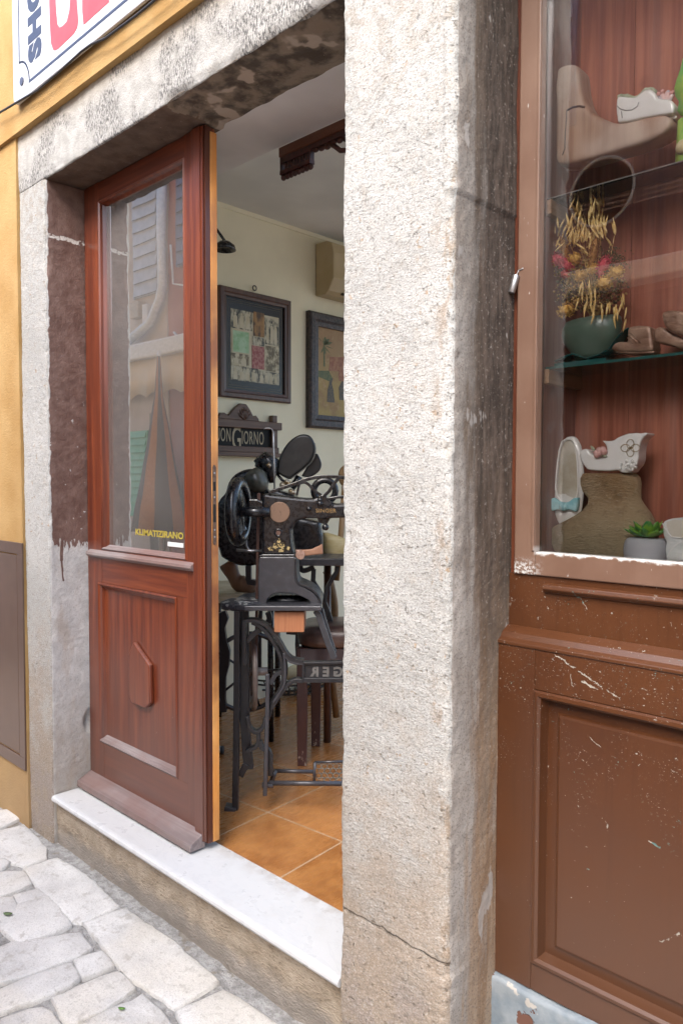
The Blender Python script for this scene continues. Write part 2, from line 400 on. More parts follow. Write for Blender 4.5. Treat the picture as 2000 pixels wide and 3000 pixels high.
def paving(mortar=False):
    t = NT("street_mortar" if mortar else "worn_paving_stone", .8)
    n = t.noise(7, 4); g = t.noise(120, 3, .7); n2 = t.noise(26, 4, .65)
    if mortar:
        c = t.mix(t.rng(n2, .35, .65), (.25, .24, .225), (.42, .41, .39)); c = t.mix(t.mul(t.rng(g, .55, .68), .6), c, (.14, .125, .11))
        c = t.mix(t.mul(t.rng(t.noise(11, 3), .62, .68), .6), c, (.20, .16, .11)); t.col(c); t.bump(t.mth('ADD', g, t.mul(n2, 1.5)), 1, .008)
    else:
        c = t.mix(t.rng(n, .3, .7), (.53, .52, .50), (.68, .67, .64)); c = t.mix(t.mul(t.rng(t.noise(2.6, 2, loc=(3, 3, 3)), .45, .6), .5), c, (.66, .61, .52)); c = t.mix(t.mul(t.rng(n2, .54, .70), .55), c, (.33, .30, .26))
        c = t.mix(t.mul(t.rng(g, .58, .70), .45), c, (.22, .20, .175)); c = t.mix(t.mul(t.rng(t.noise(300, 2), .45, .7), .25), c, (.25, .24, .22)); c = t.mix(t.mul(t.rng(t.noise(200, 4, .8), .52, .66), .4), c, (.28, .26, .23)); t.col(c); t.rough(t.rng(n2, .3, .7, .45, .75)); t.bump(t.mth('ADD', t.mul(g, .5), t.mth('ADD', n2, t.mul(t.noise(60, 3, .6, stretch=(1, .3, 1), rot=(0, 0, R(50))), .5))), .8, .005)
    return t.m
def wood(name, c1, c2, axis='Z', rough=.35, coat=.3, fade=None, scale=1.0, crough=.2, bump=.15):
    """varnished or painted timber with the grain running along an axis"""
    t = NT(name, rough, 0, .5, coat, crough)
    st = {'Z': (34, 34, 1.6), 'X': (1.6, 34, 34), 'Y': (34, 1.6, 34)}[axis]
    st = tuple(a*scale for a in st)
    g = t.noise(1.0, 5, .6, stretch=st, dist=.5); g2 = t.noise(1.0, 3, .5, stretch=tuple(a*3.2 for a in st)); b = t.noise(3.5, 4)
    c = t.mix(t.rng(g, .3, .72), c1, c2); c = t.mix(t.mul(t.rng(g2, .5, .75), .35), c, tuple(x*.45 for x in c1))
    if fade: c = t.mix(t.mul(t.rng(t.mth('ADD', b, t.mul(g, .3)), .5, .85), .8), c, fade)
    t.col(c); t.bump(g2, bump, .001); return t.m
def mahogany(axis, low=False):
    t = NT("mahogany_"+axis.lower(), .34, 0, .5, .35, .18)
    st = {'Z': (40, 40, 1.8), 'X': (1.8, 40, 40)}[axis]; z = t.xyz()[2]
    g = t.noise(1, 5, .6, stretch=st, dist=.4); g2 = t.noise(1, 3, .5, stretch=tuple(a*3 for a in st)); b = t.noise(4, 4)
    c = t.mix(t.rng(g, .28, .74), (.088, .017, .008), (.20, .047, .017)); c = t.mix(t.mul(t.rng(g2, .5, .75), .4), c, (.05, .012, .006))
    worn = t.rng(t.mth('ADD', z, t.mul(t.mth('SUBTRACT', b, .5), .9)), .95, .25)          # sun- and rain-bleached lower half
    c = t.mix(t.mul(worn, .72), c, (.125, .064, .049))
    w = t.mul(t.rng(t.noise(60, 4, .7, stretch=(1, 1, .4) if axis == 'Z' else (.4, 1, 1)), .68, .73), t.rng(b, .5, .6))
    c = t.mix(t.mul(w, .5), c, (.32, .24, .20)); t.col(c)
    t.rough(t.mth('ADD', .30, t.mul(worn, .22))); t.bump(g2, .16, .001); return t.m
def paint_brown(name="chipped_brown_paint", chips=True, c1=(.054, .017, .0052), c2=(.072, .025, .0085)):
    t = NT(name, .36, 0, .5, .22, .22)
    o = t.xyz(); b = t.noise(4, 4); g = t.noise(1, 3, .5, stretch=(60, 60, 3))
    c = t.mix(t.rng(b, .3, .7), c1, c2); c = t.mix(t.mul(t.rng(g, .5, .8), .25), c, tuple(x*.6 for x in c1))
    c = t.mix(t.mul(t.rng(t.mth('ADD', o[2], t.mul(t.mth('SUBTRACT', b, .5), .8)), .95, .3), .42), c, (.108, .055, .033))   # paler brown lower down
    if chips:
        band = t.mul(t.rng(o[2], .93, 1.02), t.rng(o[2], 1.125, 1.09))
        zone = t.mth('MAXIMUM', t.mul(band, 1.0), t.mul(t.rng(o[2], .60, .80), .62))
        big = t.rng(t.noise(60, 4, .7, stretch=(1, 1, 1.3), rot=(0, R(-30), 0)), .672, .69)
        sm = t.rng(t.noise(190, 2, .6, rot=(0, R(-35), 0), stretch=(1, 1, 1.8)), .68, .71)
        m = t.mul(t.mth('MAXIMUM', big, sm), t.rng(t.mth('ADD', zone, t.mul(t.mth('SUBTRACT', t.noise(11, 3), .5), 1.8)), .45, .85))
        m = t.mth('MAXIMUM', m, t.mul(t.rng(t.noise(120, 2, loc=(2, 3, 1)), .735, .75), t.rng(o[2], .3, .6)))
        for a, q, w in (((1622, 1917), (1800, 2040), .0016), ((1655, 1738), (1695, 1800), .0008), ((1668, 1975), (1675, 2012), .0012), ((1700, 1995), (1745, 2020), .0022), ((1710, 2160), (1748, 2195), .0007), ((1890, 2475), (1920, 2490), .0022), ((1765, 2415), (1768, 2440), .0018), ((1925, 2770), (1980, 2745), .0014)):
            P, Q = at(*a, 'Y', 1.605), at(*q, 'Y', 1.605); m = t.mth('MAXIMUM', m, t.mul(t.seg((P.x, P.z), (Q.x, Q.z), w*.55, w*.6, wob=.014, wscale=110), t.rng(t.noise(75, 3), .40, .52)))
        under = t.mix(t.rng(t.noise(15, 2, loc=(7, 7, 7)), .55, .6), (.28, .26, .225), (.08, .16, .15))
        c = t.mix(m, c, under); t.bump(t.mth('SUBTRACT', t.mul(g, .3), m), .5, .001)
    else: t.bump(g, .2, .001)
    t.col(c); return t.m
def case_wood(name, pale=.5, c1=(.20, .052, .028), c2=(.38, .135, .080)):
    """stained boards of the display case, rubbed and bleached in streaks"""
    t = NT(name, .5, 0, .5, .1, .3)
    g = t.noise(1, 5, .6, stretch=(46, 46, 2.2), dist=.3); s = t.noise(1, 4, .6, stretch=(17, 17, .9)); b = t.noise(7, 4)
    c = t.mix(t.rng(g, .3, .7), c1, c2); c = t.mix(t.mul(t.rng(s, .45, .75), pale), c, (.30, .20, .18))
    c = t.mix(t.mul(t.rng(b, .62, .75), .5), c, (.09, .02, .012)); t.col(c); t.bump(g, .2, .001); return t.m
def frame_paint():
    t = NT("faded_brown_frame_paint", .5, 0, .5, .1, .3)
    b = t.noise(6, 4); g = t.noise(1, 3, .5, stretch=(90, 90, 5)); o = t.xyz()
    c = t.mix(t.rng(b, .3, .7), (.118, .064, .042), (.150, .088, .061)); c = t.mix(t.mul(t.rng(g, .55, .8), .3), c, (.105, .052, .036))
    m = t.mul(t.rng(t.noise(120, 4, .7, stretch=(1, 1, .25)), .69, .73), .7)
    corner = t.mul(t.rng(o[2], 1.318, 1.285), t.rng(o[0], -.90, -.955)); m = t.mth('MAXIMUM', m, t.mul(corner, t.rng(t.noise(110, 3, .7), .47, .55)))
    lip = t.rng(t.mth('ADD', o[2], t.mul(t.mth('SUBTRACT', t.noise(45, 3), .5), .028)), 1.320, 1.326)
    lip = t.mul(lip, t.rng(o[2], 1.345, 1.335)); m = t.mth('MAXIMUM', m, t.mul(lip, t.rng(o[0], -.935, -.925)))
    c = t.mix(m, c, (.46, .46, .45)); t.col(c); t.bump(t.mth('SUBTRACT', g, m), .35, .001); return t.m
def tiles():
    t = NT("terracotta_tile", .34, 0, .5, .15, .25)
    m = t.map((1/.385, 1/.385, 1), (0, 0, R(-4.5)), (0, 0, 0)); m2 = t.n('ShaderNodeVectorMath'); m2.operation = 'SUBTRACT'
    # rotate the corner measured at (-2.266, 1.935) onto a lattice node
    a = R(-4.5); X0, Y0 = -2.266/.385, 1.935/.385
    m2.inputs[1].default_value = (X0*math.cos(a)-Y0*math.sin(a), X0*math.sin(a)+Y0*math.cos(a), 0); t.l(m, m2.inputs[0])
    o = t.xyz(m2.outputs[0])
    fx, fy = t.mth('FRACT', o[0]), t.mth('FRACT', o[1])
    d = t.mth('MINIMUM', t.mth('MINIMUM', fx, t.mth('SUBTRACT', 1, fx)), t.mth('MINIMUM', fy, t.mth('SUBTRACT', 1, fy)))
    grout = t.rng(d, .0105, .0075)
    wn = t.n('ShaderNodeTexWhiteNoise'); cb = t.n('ShaderNodeCombineXYZ'); t.l(t.mth('FLOOR', o[0]), cb.inputs[0]); t.l(t.mth('FLOOR', o[1]), cb.inputs[1]); t.l(cb.outputs[0], wn.inputs[0])
    n = t.noise(9, 5, .6); s = t.noise(48, 5, .7, stretch=(1, .3, 1), rot=(0, 0, R(35)))
    c = t.mix(t.rng(n, .3, .7), (.27, .105, .028), (.40, .18, .055)); c = t.mix(t.mul(t.rng(s, .40, .75), .4), c, (.18, .070, .020))
    c = t.mix(t.mul(wn.outputs[0], .28), c, (.50, .21, .08)); c = t.mix(grout, c, (.42, .29, .18)); t.col(c)
    t.bump(t.mth('SUBTRACT', t.mul(s, .3), grout), .3, .002); t.rough(t.rng(s, .3, .7, .20, .36)); return t.m
def cast_iron(name="cast_iron", c=(.009, .009, .012), r=.40):
    t = NT(name, r, .0, .6, .25, .3); t.col(t.mix(t.rng(t.noise(40, 4), .45, .75), c, tuple(x*1.45+.002 for x in c)))
    t.rough(t.rng(t.noise(60, 3), .3, .7, r-.1, r+.15)); t.bump(t.noise(150, 3), .10, .0005); return t.m

M = dict(front=stone_front(), side=stone_stained(), lintel=stone_lintel(), soffit=stone_soffit(True), soffit2=stone_soffit(False), reveal=reveal_paint(),
    plaster=plaster(), riser=riser_stone(), marble=marble(), pave=paving(), mortar=paving(True), mahz=mahogany('Z'), mahx=mahogany('X'),
    rawedge=wood("bare_door_edge", (.62, .25, .055), (.80, .42, .14), 'Z', .4, .2, fade=(.13, .026, .010), scale=.9),
    darkrail=wood("dark_rebate", (.055, .012, .006), (.10, .03, .014), 'Z', .35, .3),
    wboard_sheen=wood("weathered_board_sky_sheen", (.16, .125, .12), (.30, .265, .26), 'X', .6, .1, fade=(.16, .085, .07)),  # weathered foot board; its pale tone also paints sky reflection on beads and drip rail
    brown=paint_brown(), framep=frame_paint(), back=case_wood("case_back_boards", .45), caseside=case_wood("case_side_board", .85, (.22, .09, .07), (.36, .19, .15)),
    tile=tiles(), iron=cast_iron(), irongrey=cast_iron("grey_enamelled_iron", (.034, .034, .041), .40), black=cast_iron("black_japanned_iron", (.006, .006, .008), .26),
    meter=paint_brown("brown_meter_paint", False, (.085, .050, .035), (.118, .073, .053)),
    white=simple("white_paint", (.74, .73, .71), .7, nsc=6), wallpaint=simple("cream_wall_paint", (.84, .79, .59), .85, c2=(.78, .73, .54), nsc=3, bump=.2, bsc=60),
    ceil=simple("grey_white_ceiling", (.72, .725, .70), .9, nsc=2), soffw=simple("white_soffit_paint", (.70, .69, .68), .85, nsc=3),
    gold=simple("gold_leaf", (.55, .40, .14), .4, .6), yellow=simple("yellow_film", (.36, .28, .045), .5), steel=simple("dull_steel", (.42, .42, .43), .35, .9), dark=simple("dark_gap", (.01, .009, .008), .8),
)
M['doorglass'] = glass_pane("door_glass", 4.0, (.62, .62, .61), .16, grey=.22, blur=.012)
M['caseglass'] = glass_pane("display_glass", 1.75, (.985, .985, .985), .01)

def sheet(pts, ts, fn, mi_of, nfn):
    """grid surface: profile points swept through ts; fn maps to space, nfn displaces"""
    mb = MB(); V = []
    for t in ts: V.append([mb.v(nfn(*fn(p, t))) for p in pts])
    for a, b in zip(V, V[1:]):
        for i in range(len(pts)-1):
            mb.mi = mi_of(i); mb.face([a[i], a[i+1], b[i+1], b[i]])
    mb.mi = 0; return mb
def round_path(corners, radii, steps):
    """2-D path with rounded corners, resampled; returns (point, normal)"""
    pts = []
    for i, c in enumerate(corners):
        c = Vector(c)
        if i in (0, len(corners)-1) or not radii[i]: pts.append(c); continue
        a = (Vector(corners[i-1])-c).normalized()*radii[i]; b = (Vector(corners[i+1])-c).normalized()*radii[i]
        for k in range(7):
            s = k/6; pts.append((c+a)*(1-s)**2 + c*2*s*(1-s) + (c+b)*s*s)
    out = []
    for i, (p, q) in enumerate(zip(pts, pts[1:])):
        n = max(1, int((q-p).length/steps)); out += [p.lerp(q, k/n) for k in range(n)]
    out.append(pts[-1]); res = []
    for i, p in enumerate(out):
        d = out[min(i+1, len(out)-1)]-out[max(i-1, 0)]; d.normalize(); res.append((p, Vector((-d.y, d.x))))
    return res
def nz(p, s, o=0): return noise.noise(Vector((p[0]*s+o, p[1]*s+o*.7, p[2]*s-o)))
def frange(a, b, s):
    n = max(1, int(abs(b-a)/s)); return [a+(b-a)*i/n for i in range(n+1)]

# ---------------------------------------------------------------- street, sky
G0 = -.03
def ground_z(x, y): return -.026 - .02*(x+3.0)/1.2*.55 if x < -1.2 else -.042
mb = MB(); mb.sm = False
GX = [-60, -20, -9] + frange(-6, 3, .06) + [6, 20, 60]; GY = [-60, -20, -6] + frange(-2.2, 1.5, .06) + [6, 20, 60]
V = [[mb.v((x, y, ground_z(x, y) - .006 + .004*nz((x, y, 0), 9))) for x in GX] for y in GY]
mb.sm = True
for a, b in zip(V, V[1:]):
    for i in range(len(GX)-1): mb.face([a[i], a[i+1], b[i+1], b[i]])
mb.mi = 1
TR = [[(110,400),(265,345),(360,400),(545,560),(380,630),(330,620)], [(390,640),(580,575),(790,730),(1000,890),(800,1010),(600,870)], [(-60,240),(110,200),(205,300),(205,345),(110,375),(-40,330)],
 [(-70,420),(105,410),(130,460),(20,510),(-80,515)], [(10,640),(90,560),(215,530),(320,650),(90,735)], [(-90,800),(60,740),(360,690),(415,760),(350,790),(0,915),(-90,940)], [(355,810),(470,775),(510,835),(390,875)],
 [(-60,970),(320,825),(360,890),(300,930),(0,1045),(-60,1060)], [(255,985),(545,860),(600,940),(360,1085),(320,1085)], [(820,1040),(1030,950),(1300,1130),(1270,1200),(900,1190)], [(370,1110),(650,980),(720,1040),(800,1120),(520,1240)],
 [(20,1080),(190,1030),(270,1110),(100,1210),(-60,1190)], [(75,515),(170,490),(215,520),(95,552)], [(-40,130),(60,128),(95,160),(0,205),(-60,210)], [(-60,330),(35,365),(0,398),(-70,400)], [(-60,540),(55,530),(75,590),(0,640),(-60,650)]]
stones = []
for pl in TR: stones.append([at(x/1.568, 2300+y/1.568, 'Z', -.03) for x, y in pl])
def inside_traced(p):
    v = (p-CAM); d = v.dot(fwd)
    if d < .2: return False
    x, y = 1000+FPX*v.dot(rt)/d, 1500-FPX*v.dot(up)/d
    return -70 < x < 860 and y < 3060 and y > 2330
rs = random.Random(3)
for row, yy in enumerate(frange(1.18, -1.75, .21)):
    x = -6.0 + rs.random()*.2
    while x < 2.6:
        w = .22 + rs.random()*.28; c = Vector((x+w/2, yy, -.03))
        j = lambda: (rs.random()-.5)*.03
        q = [Vector((x+.012+j(), yy-.092+j(), 0)), Vector((x+w-.012+j(), yy-.092+j(), 0)), Vector((x+w-.012+j(), yy+.092+j(), 0)), Vector((x+.012+j(), yy+.092+j(), 0))]
        if not any(inside_traced(p) for p in q+[c]): stones.append(q)
        x += w
for q in stones:
    pts = []; c0 = sum(q, Vector())/len(q)
    for a, b in zip(q, q[1:]+q[:1]):
        n = max(2, int((b-a).length/.03))
        for k in range(n):
            p = a.lerp(b, k/n); pts.append(p + (p-c0).normalized()*.014 + Vector((nz(p, 40, 1), nz(p, 40, 8), 0))*.008)
    c = sum(pts, Vector())/len(pts); hgt = .006 + .006*rs.random(); tl = ((rs.random()-.5)*.02, (rs.random()-.5)*.02)
    def rg(k, h): return [Vector(((c+(p-c)*k).x, (c+(p-c)*k).y, ground_z(p.x, p.y) + h + (p.x-c.x)*tl[0]+(p.y-c.y)*tl[1] + .0035*nz(c+(p-c)*k, 12, 3))) for p in pts]
    rad = min((p-c).length for p in pts); e = min(.010/max(rad, .02), .25)
    rings = [rg(1, -.012), rg(1-e*.12, hgt*.75), rg(1-e*.55, hgt), rg(.7, hgt+.002), rg(.35, hgt+.003)]
    V = [[mb.v(p) for p in r] for r in rings]
    for a, b in zip(V, V[1:]):
        for i in range(len(pts)): mb.face([a[i], a[(i+1) % len(pts)], b[(i+1) % len(pts)], b[i]])
    cc = mb.v(Vector((c.x, c.y, ground_z(c.x, c.y)+hgt+.003)))
    for i in range(len(pts)): mb.face([V[-1][i], V[-1][(i+1) % len(pts)], cc])
struct('street', mb, [M['mortar'], M['pave']])
# fallen leaves in the joints
lf = simple("green_leaf", (.10, .24, .03), .5); lf2 = simple("dull_green_leaf", (.10, .15, .06), .6)
for (x, y, s, m, lab) in ((357, 2957, .011, lf, 'bright green fallen leaf lying flat on a pale paving stone'), (24, 2684, .018, lf2, 'dark green crumpled leaf in the mortar joint at the photo edge')):
    p = at(x, y, 'Z', -.02); p.z = ground_z(p.x, p.y) + .016; mb = MB(); mb.sm = True
    a = .6; u = Vector((math.cos(a), math.sin(a), 0)); v = Vector((-math.sin(a), math.cos(a), 0))
    L = [(-1, 0), (-.5, .42), (.2, .5), (.8, .25), (1, 0), (.8, -.3), (.1, -.5), (-.6, -.4)]
    top = [mb.v(p + u*s*i + v*s*k + ZUP*(.002*i*i+.003)) for i, k in L]; bot = [mb.v(p + u*s*i + v*s*k + ZUP*(.002*i*i+.0022)) for i, k in L]
    mb.face(top); mb.face(bot[::-1])
    for i in range(8): mb.face([top[i], bot[i], bot[(i+1) % 8], top[(i+1) % 8]])
    tag(obj('fallen_leaf', mb, m), lab, 'leaf', 'leaves fallen on the paving')
# ---------------------------------------------------------------- the shop building
B = thing('shop_building', 'old shop building with ochre plaster, pale stone doorway surround and white marble sill', 'building', (-1.2, 1.65, -.05))
mb = MB()
mb.box(-9, -3.262, 1.389, 1.62, -.1, 2.952); mb.box(-9, -3.262, 1.374, 1.62, 2.952, 6.2); mb.box(-3.262, .02, 1.374, 1.62, 2.952, 6.2); mb.box(-.155, .02, 1.374, 1.62, -.1, 2.952); mb.box(.02, 6, 1.374, 1.62, -.1, 6.2)
mb.prism([Vector((-3.2622, 1.3895, -.1)), Vector((-3.2300, 1.3895, -.1)), Vector((-3.2622, 1.3895, 1.95))], Vector((0, .09, 0)))
obj('plaster_wall', mb, M['plaster'], B)
# pillar between door and display case
P = round_path([(-1.345, 1.62), (-1.345, 1.4), (-1.006, 1.4), (-1.006, 1.668)], [0, .010, .022, 0], .0055)
def pil(pn, z):
    p, n = pn; return (p, n, z)
def pild(p, n, z):
    q = (p.x, p.y, z); front = abs(n.y) > .5
    d = .0035*nz(q, 7) + (.0016 if front else .0008)*nz((p.x*2, p.y*2, z*2.5), 22, 3) + .0012*nz(q, 90, 5)
    ck = max(0, noise.noise(Vector((z*9, 3.3, 0))) - .25)
    edge = max(0, 1-abs(p.x+1.345)/.012)*max(0, 1-abs(p.y-1.4)/.03); d -= edge*(ck*.016 + .004*max(0, nz(q, 40)))
    rc = max(0, 1-abs(p.x+1.006)/.035)*max(0, 1-abs(p.y-1.4)/.05); d -= rc*(.012*max(0, nz(q, 16, 2)) + .007*max(0, nz(q, 45, 4)))
    if z > 2.15 and p.x > -1.03: d += .004
    if z < .34: d += .003 + .006*nz(q, 5, 9)
    x, y = p.x + n.x*d, p.y + n.y*d
    return Vector((x, y, z))
ps = P; nfront = [i for i, (p, n) in enumerate(ps)]
side_from = next(i for i, (p, n) in enumerate(ps) if p.x > -1.008 and p.y > 1.405)
mb = sheet(ps, frange(-.1, 2.953, .0065), pil, lambda i: 1 if i >= side_from else 0, lambda p, n, z: pild(p, -n, z))
obj('pillar', mb, [M['front'], M['side']], B)
# left jamb
P2 = round_path([(-3.262, 1.45), (-3.262, 1.4), (-3.02, 1.4), (-3.02, 1.64)], [0, .008, .012, 0], .006)
hole = at(243, 2115, 'X', -3.02)
def jamd(p, n, z):
    q = (p.x, p.y, z)
    d = .0035*nz(q, 7, 4) + .0011*nz((p.x*2, p.y*2, z*2.5), 22, 8) + .0012*nz(q, 90, 2)
    ck = max(0, 1-abs(p.x+3.02)/.02)*max(0, 1-abs(p.y-1.4)/.03); d -= ck*.012*max(0, nz(q, 18))
    lean = .030*max(0, min(1, (1.9-z)/2.0))*max(0, min(1, (-3.03-p.x)/.232))
    x, y = p.x + n.x*d + lean, p.y + n.y*d
    if p.y > 1.41 and p.x > -3.05:      # broken-out hole beside the door
        h = math.hypot((p.y-1.567)/.028, (z-hole.z)/.055)
        if h < 1: x -= .03*(1-h)
    return Vector((x, y, z))
sf2 = next(i for i, (p, n) in enumerate(P2) if p.x > -3.022 and p.y > 1.404)
mb = sheet(P2, frange(-.1, 2.717, .007), pil, lambda i: 1 if i >= sf2 else 0, lambda p, n, z: jamd(p, -n, z))
obj('jamb', mb, [M['front'], M['reveal']], B)
# lintel: front face and underside in one stone
P3 = round_path([(1.43, 2.956), (1.4, 2.954), (1.4, 2.717), (1.64, 2.720)], [0, .004, .010, 0], .007)
def lind(p, n, x):
    q = (x, p.x, p.y); d = .004*nz(q, 6, 1) + .0016*nz(q, 45, 2)
    ck = max(0, 1-abs(p.x-1.4)/.03)*max(0, 1-abs(p.y-2.717)/.03); d -= ck*(.010*max(0, nz(q, 14, 7)) + (.022 if x > -2.14 else 0)*max(0, .5+nz(q, 9, 3)))
    yy, zz = p.x + n.x*d, p.y + n.y*d
    if x > -2.15 and p.x > 1.41: zz += .012 + .012*nz(q, 10, 5)
    return Vector((x, yy, zz))
uf = next(i for i, (p, n) in enumerate(P3) if p.x > 1.405 and p.y < 2.73)
xs3 = frange(-3.262, -1.34, .009)
mb = sheet(P3, xs3, pil, lambda i: 1 if i >= uf else 0, lambda p, n, x: lind(p, -n, x))
mb.bm.faces.ensure_lookup_table()
for f in mb.bm.faces:
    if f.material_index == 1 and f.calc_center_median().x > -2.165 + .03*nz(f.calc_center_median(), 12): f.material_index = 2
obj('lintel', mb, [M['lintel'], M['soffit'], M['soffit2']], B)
# step under the sill
P4 = round_path([(1.6, .150), (1.418, .150), (1.424, -.12)], [0, .012, 0], .012)
def rid(p, n, x):
    q = (x, p.x, p.y); d = .006*nz(q, 6, 1) + .003*nz(q, 24, 2) + (.01*max(0, nz(q, 12, 6)) if p.y < .05 else 0); return Vector((x, p.x + n.x*d, p.y + n.y*d))
mb = sheet(P4, frange(-3.03, -1.33, .012), pil, lambda i: 0, rid); obj('step', mb, M['riser'], B)
mb = MB(); pr = [(1.628, .152), (1.402, .152), (1.394, .157), (1.391, .165), (1.393, .173), (1.399, .178), (1.410, .180), (1.628, .180)]
mb.prism([Vector((-3.016, y, z)) for y, z in pr], Vector((1.666, 0, 0)), smooth=False); obj('sill', mb, M['marble'], B, bevel=.0015)
# masonry behind the reveals
mb = MB(); mb.box(-3.262, -3.03, 1.64, 1.905, -.1, 3.4); mb.box(-1.30, -1.01, 1.67, 1.905, -.1, 3.4); mb.box(-1.01, -.02, 1.88, 1.905, -.1, 3.4); mb.box(-3.03, -1.30, 1.642, 1.905, 2.745, 3.4)
mb.box(-.15, .62, 1.64, 1.905, -.1, 3.4); mb.box(-3.6, -3.262, 1.64, 1.905, -.1, 3.4); mb.box(-1.01, -.15, 1.64, 1.88, 2.97, 3.4)
obj('inner_wall', mb, M['soffw'], B)

# ---------------------------------------------------------------- the room inside
mb = MB(); mb.box(-3.6, .62, 1.63, 5.4, .12, .170); struct('floor', mb, M['tile'])
mb = MB(); mb.box(-3.6, -1.55, 1.91, 5.5, 3.07, 3.2); mb.box(-1.55, .45, 1.91, 2.4, 3.07, 3.2); mb.box(-1.55, .45, 5.1, 5.5, 3.07, 3.2); mb.box(.45, .7, 1.91, 5.5, 3.07, 3.2); struct('ceiling', mb, M['ceil'])  # gap between slabs: unseen roof opening added to brighten the room
mb = MB(); mb.box(-3.62, -3.5, 1.905, 5.4, .1, 3.07); mb.box(-3.5, -3.492, 1.905, 5.4, 3.045, 3.07); struct('side_wall', mb, M['wallpaint'])
mb = MB(); mb.box(-3.62, -3.3, 5.4, 5.55, .1, 3.2); mb.box(.4, .7, 5.4, 5.55, .1, 3.2); mb.box(-3.3, .4, 5.4, 5.55, .1, .5); mb.box(-3.3, .4, 5.4, 5.55, 2.95, 3.2); struct('back_wall', mb, M['wallpaint'])  # wide unseen opening added to let more daylight in
mb = MB(); mb.box(.62, .75, 1.905, 2.3, .1, 3.2); mb.box(.62, .75, 4.9, 5.55, .1, 3.2); mb.box(.62, .75, 2.3, 4.9, .1, .45); mb.box(.62, .75, 2.3, 4.9, 2.97, 3.2); struct('added_window_wall', mb, M['wallpaint'])  # unseen window opening added to light the interior

# ---------------------------------------------------------------- door leaf
D = thing('wooden_door', 'reddish brown wooden door leaf with tall glass pane and raised lozenge on its lower panel', 'door', (-2.58, 1.59, .19))
YF, YB = 1.567, 1.615
def mbox(*a):
    m = MB(); m.box(*a); return m
m = mbox(-3.012, -2.930, YF, YB, .205, 2.716); m.box(-2.930, -2.895, YF, YB, 1.070, 2.716); m.box(-2.930, -2.895, YF, YB, .205, .389); obj('stile', m, M['mahz'], D)
m = mbox(-2.283, -2.170, YF, YB-.001, .205, 2.716); m.box(-2.345, -2.283, YF, YB-.001, .389, 1.070); obj('stile', m, M['mahz'], D)
obj('rail', mbox(-2.895, -2.283, YF+.0005, YB, 2.640, 2.715), M['mahx'], D, bevel=.0015)
obj('rail', mbox(-2.895, -2.283, YF+.0005, YB, 1.070, 1.209), M['mahx'], D, bevel=.0015)
obj('rail', mbox(-2.895, -2.283, YF+.0005, YB, .206, .389), M['mahx'], D, bevel=.0015)
# astragal: closing strip along the meeting stile
m = MB()
for x0, x1, y in ((-2.231, -2.167, 1.559), (-2.222, -2.176, 1.555)): m.box(x0, x1, y, YF-.0002 if y > 1.556 else 1.5592, .212, 2.712)
obj('closing_strip', m, M['mahz'], D, bevel=.0018)
m = MB(); m.box(-2.170, -2.1615, YF+.001, 1.5885, .206, 2.714); obj('rebate', m, M['darkrail'], D)
m = MB(); m.box(-2.170, -2.160, 1.5890, YB+.002, .206, 2.70); obj('bare_edge', m, M['rawedge'], D, bevel=.001)
# glazing bead and panel moulding: sloping frames
def bead(x0, x1, z0, z1, w, y0, y1):
    m = MB(); prof = [(0, y0), (w*.25, y0-.004), (w*.5, y0+.002), (w*.6, (y0+y1)/2), (w, y1)]
    rings = [[Vector((x0+a, y, z0+a)), Vector((x1-a, y, z0+a)), Vector((x1-a, y, z1-a)), Vector((x0+a, y, z1-a))] for a, y in prof]
    m.sm = False; m.loft(rings, caps=False)
    m.bm.faces.ensure_lookup_table()
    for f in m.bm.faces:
        if f.calc_center_median().z < z0+w*1.01 and abs(f.calc_center_median().x-(x0+x1)/2) < .1: f.material_index = 1  # bottom faces coloured pale: sky highlight painted on the bead
    return m
obj('glazing_bead', bead(-2.895, -2.283, 1.209, 2.640, .020, YF, 1.592), [M['mahz'], M['wboard_sheen']], D)
obj('panel_moulding', bead(-2.930, -2.345, .389, 1.070, .030, YF-.0012, 1.586), [M['mahz'], M['wboard_sheen']], D)
m = MB(); m.box(-2.895, -2.283, 1.592, 1.5955, 1.215, 2.636); obj('glass_pane', m, M['doorglass'], D)
m = MB(); m.box(-2.93, -2.345, 1.5862, 1.606, .389, 1.07); obj('panel', m, M['mahz'], D)
m = MB(); m.prism([Vector((x, 1.5860, z)) for x, z in ((-2.655, .856), (-2.538, .782), (-2.533, .634), (-2.572, .606), (-2.668, .606), (-2.690, .630), (-2.692, .800))], Vector((0, -.020, 0))); obj('lozenge', m, M['mahz'], D, bevel=.006)
# drip rail under the glass and weather board at the foot
m = MB(); m.prism([Vector((-2.995, y, z)) for y, z in ((YF+.0004, 1.206), (1.548, 1.196), (1.546, 1.186), (1.552, 1.178), (YF+.0004, 1.172))], Vector((.765, 0, 0))); obj('drip_rail', m, M['wboard_sheen'], D, bevel=.001)  # whitish colour here is painted sky reflection
m = MB(); m.prism([Vector((-3.012, y, z)) for y, z in ((YF+.0003, .243), (1.505, .214), (1.503, .190), (YF+.0003, .188))], Vector((.832, 0, 0))); obj('weather_board', m, M['wboard_sheen'], D, bevel=.002)
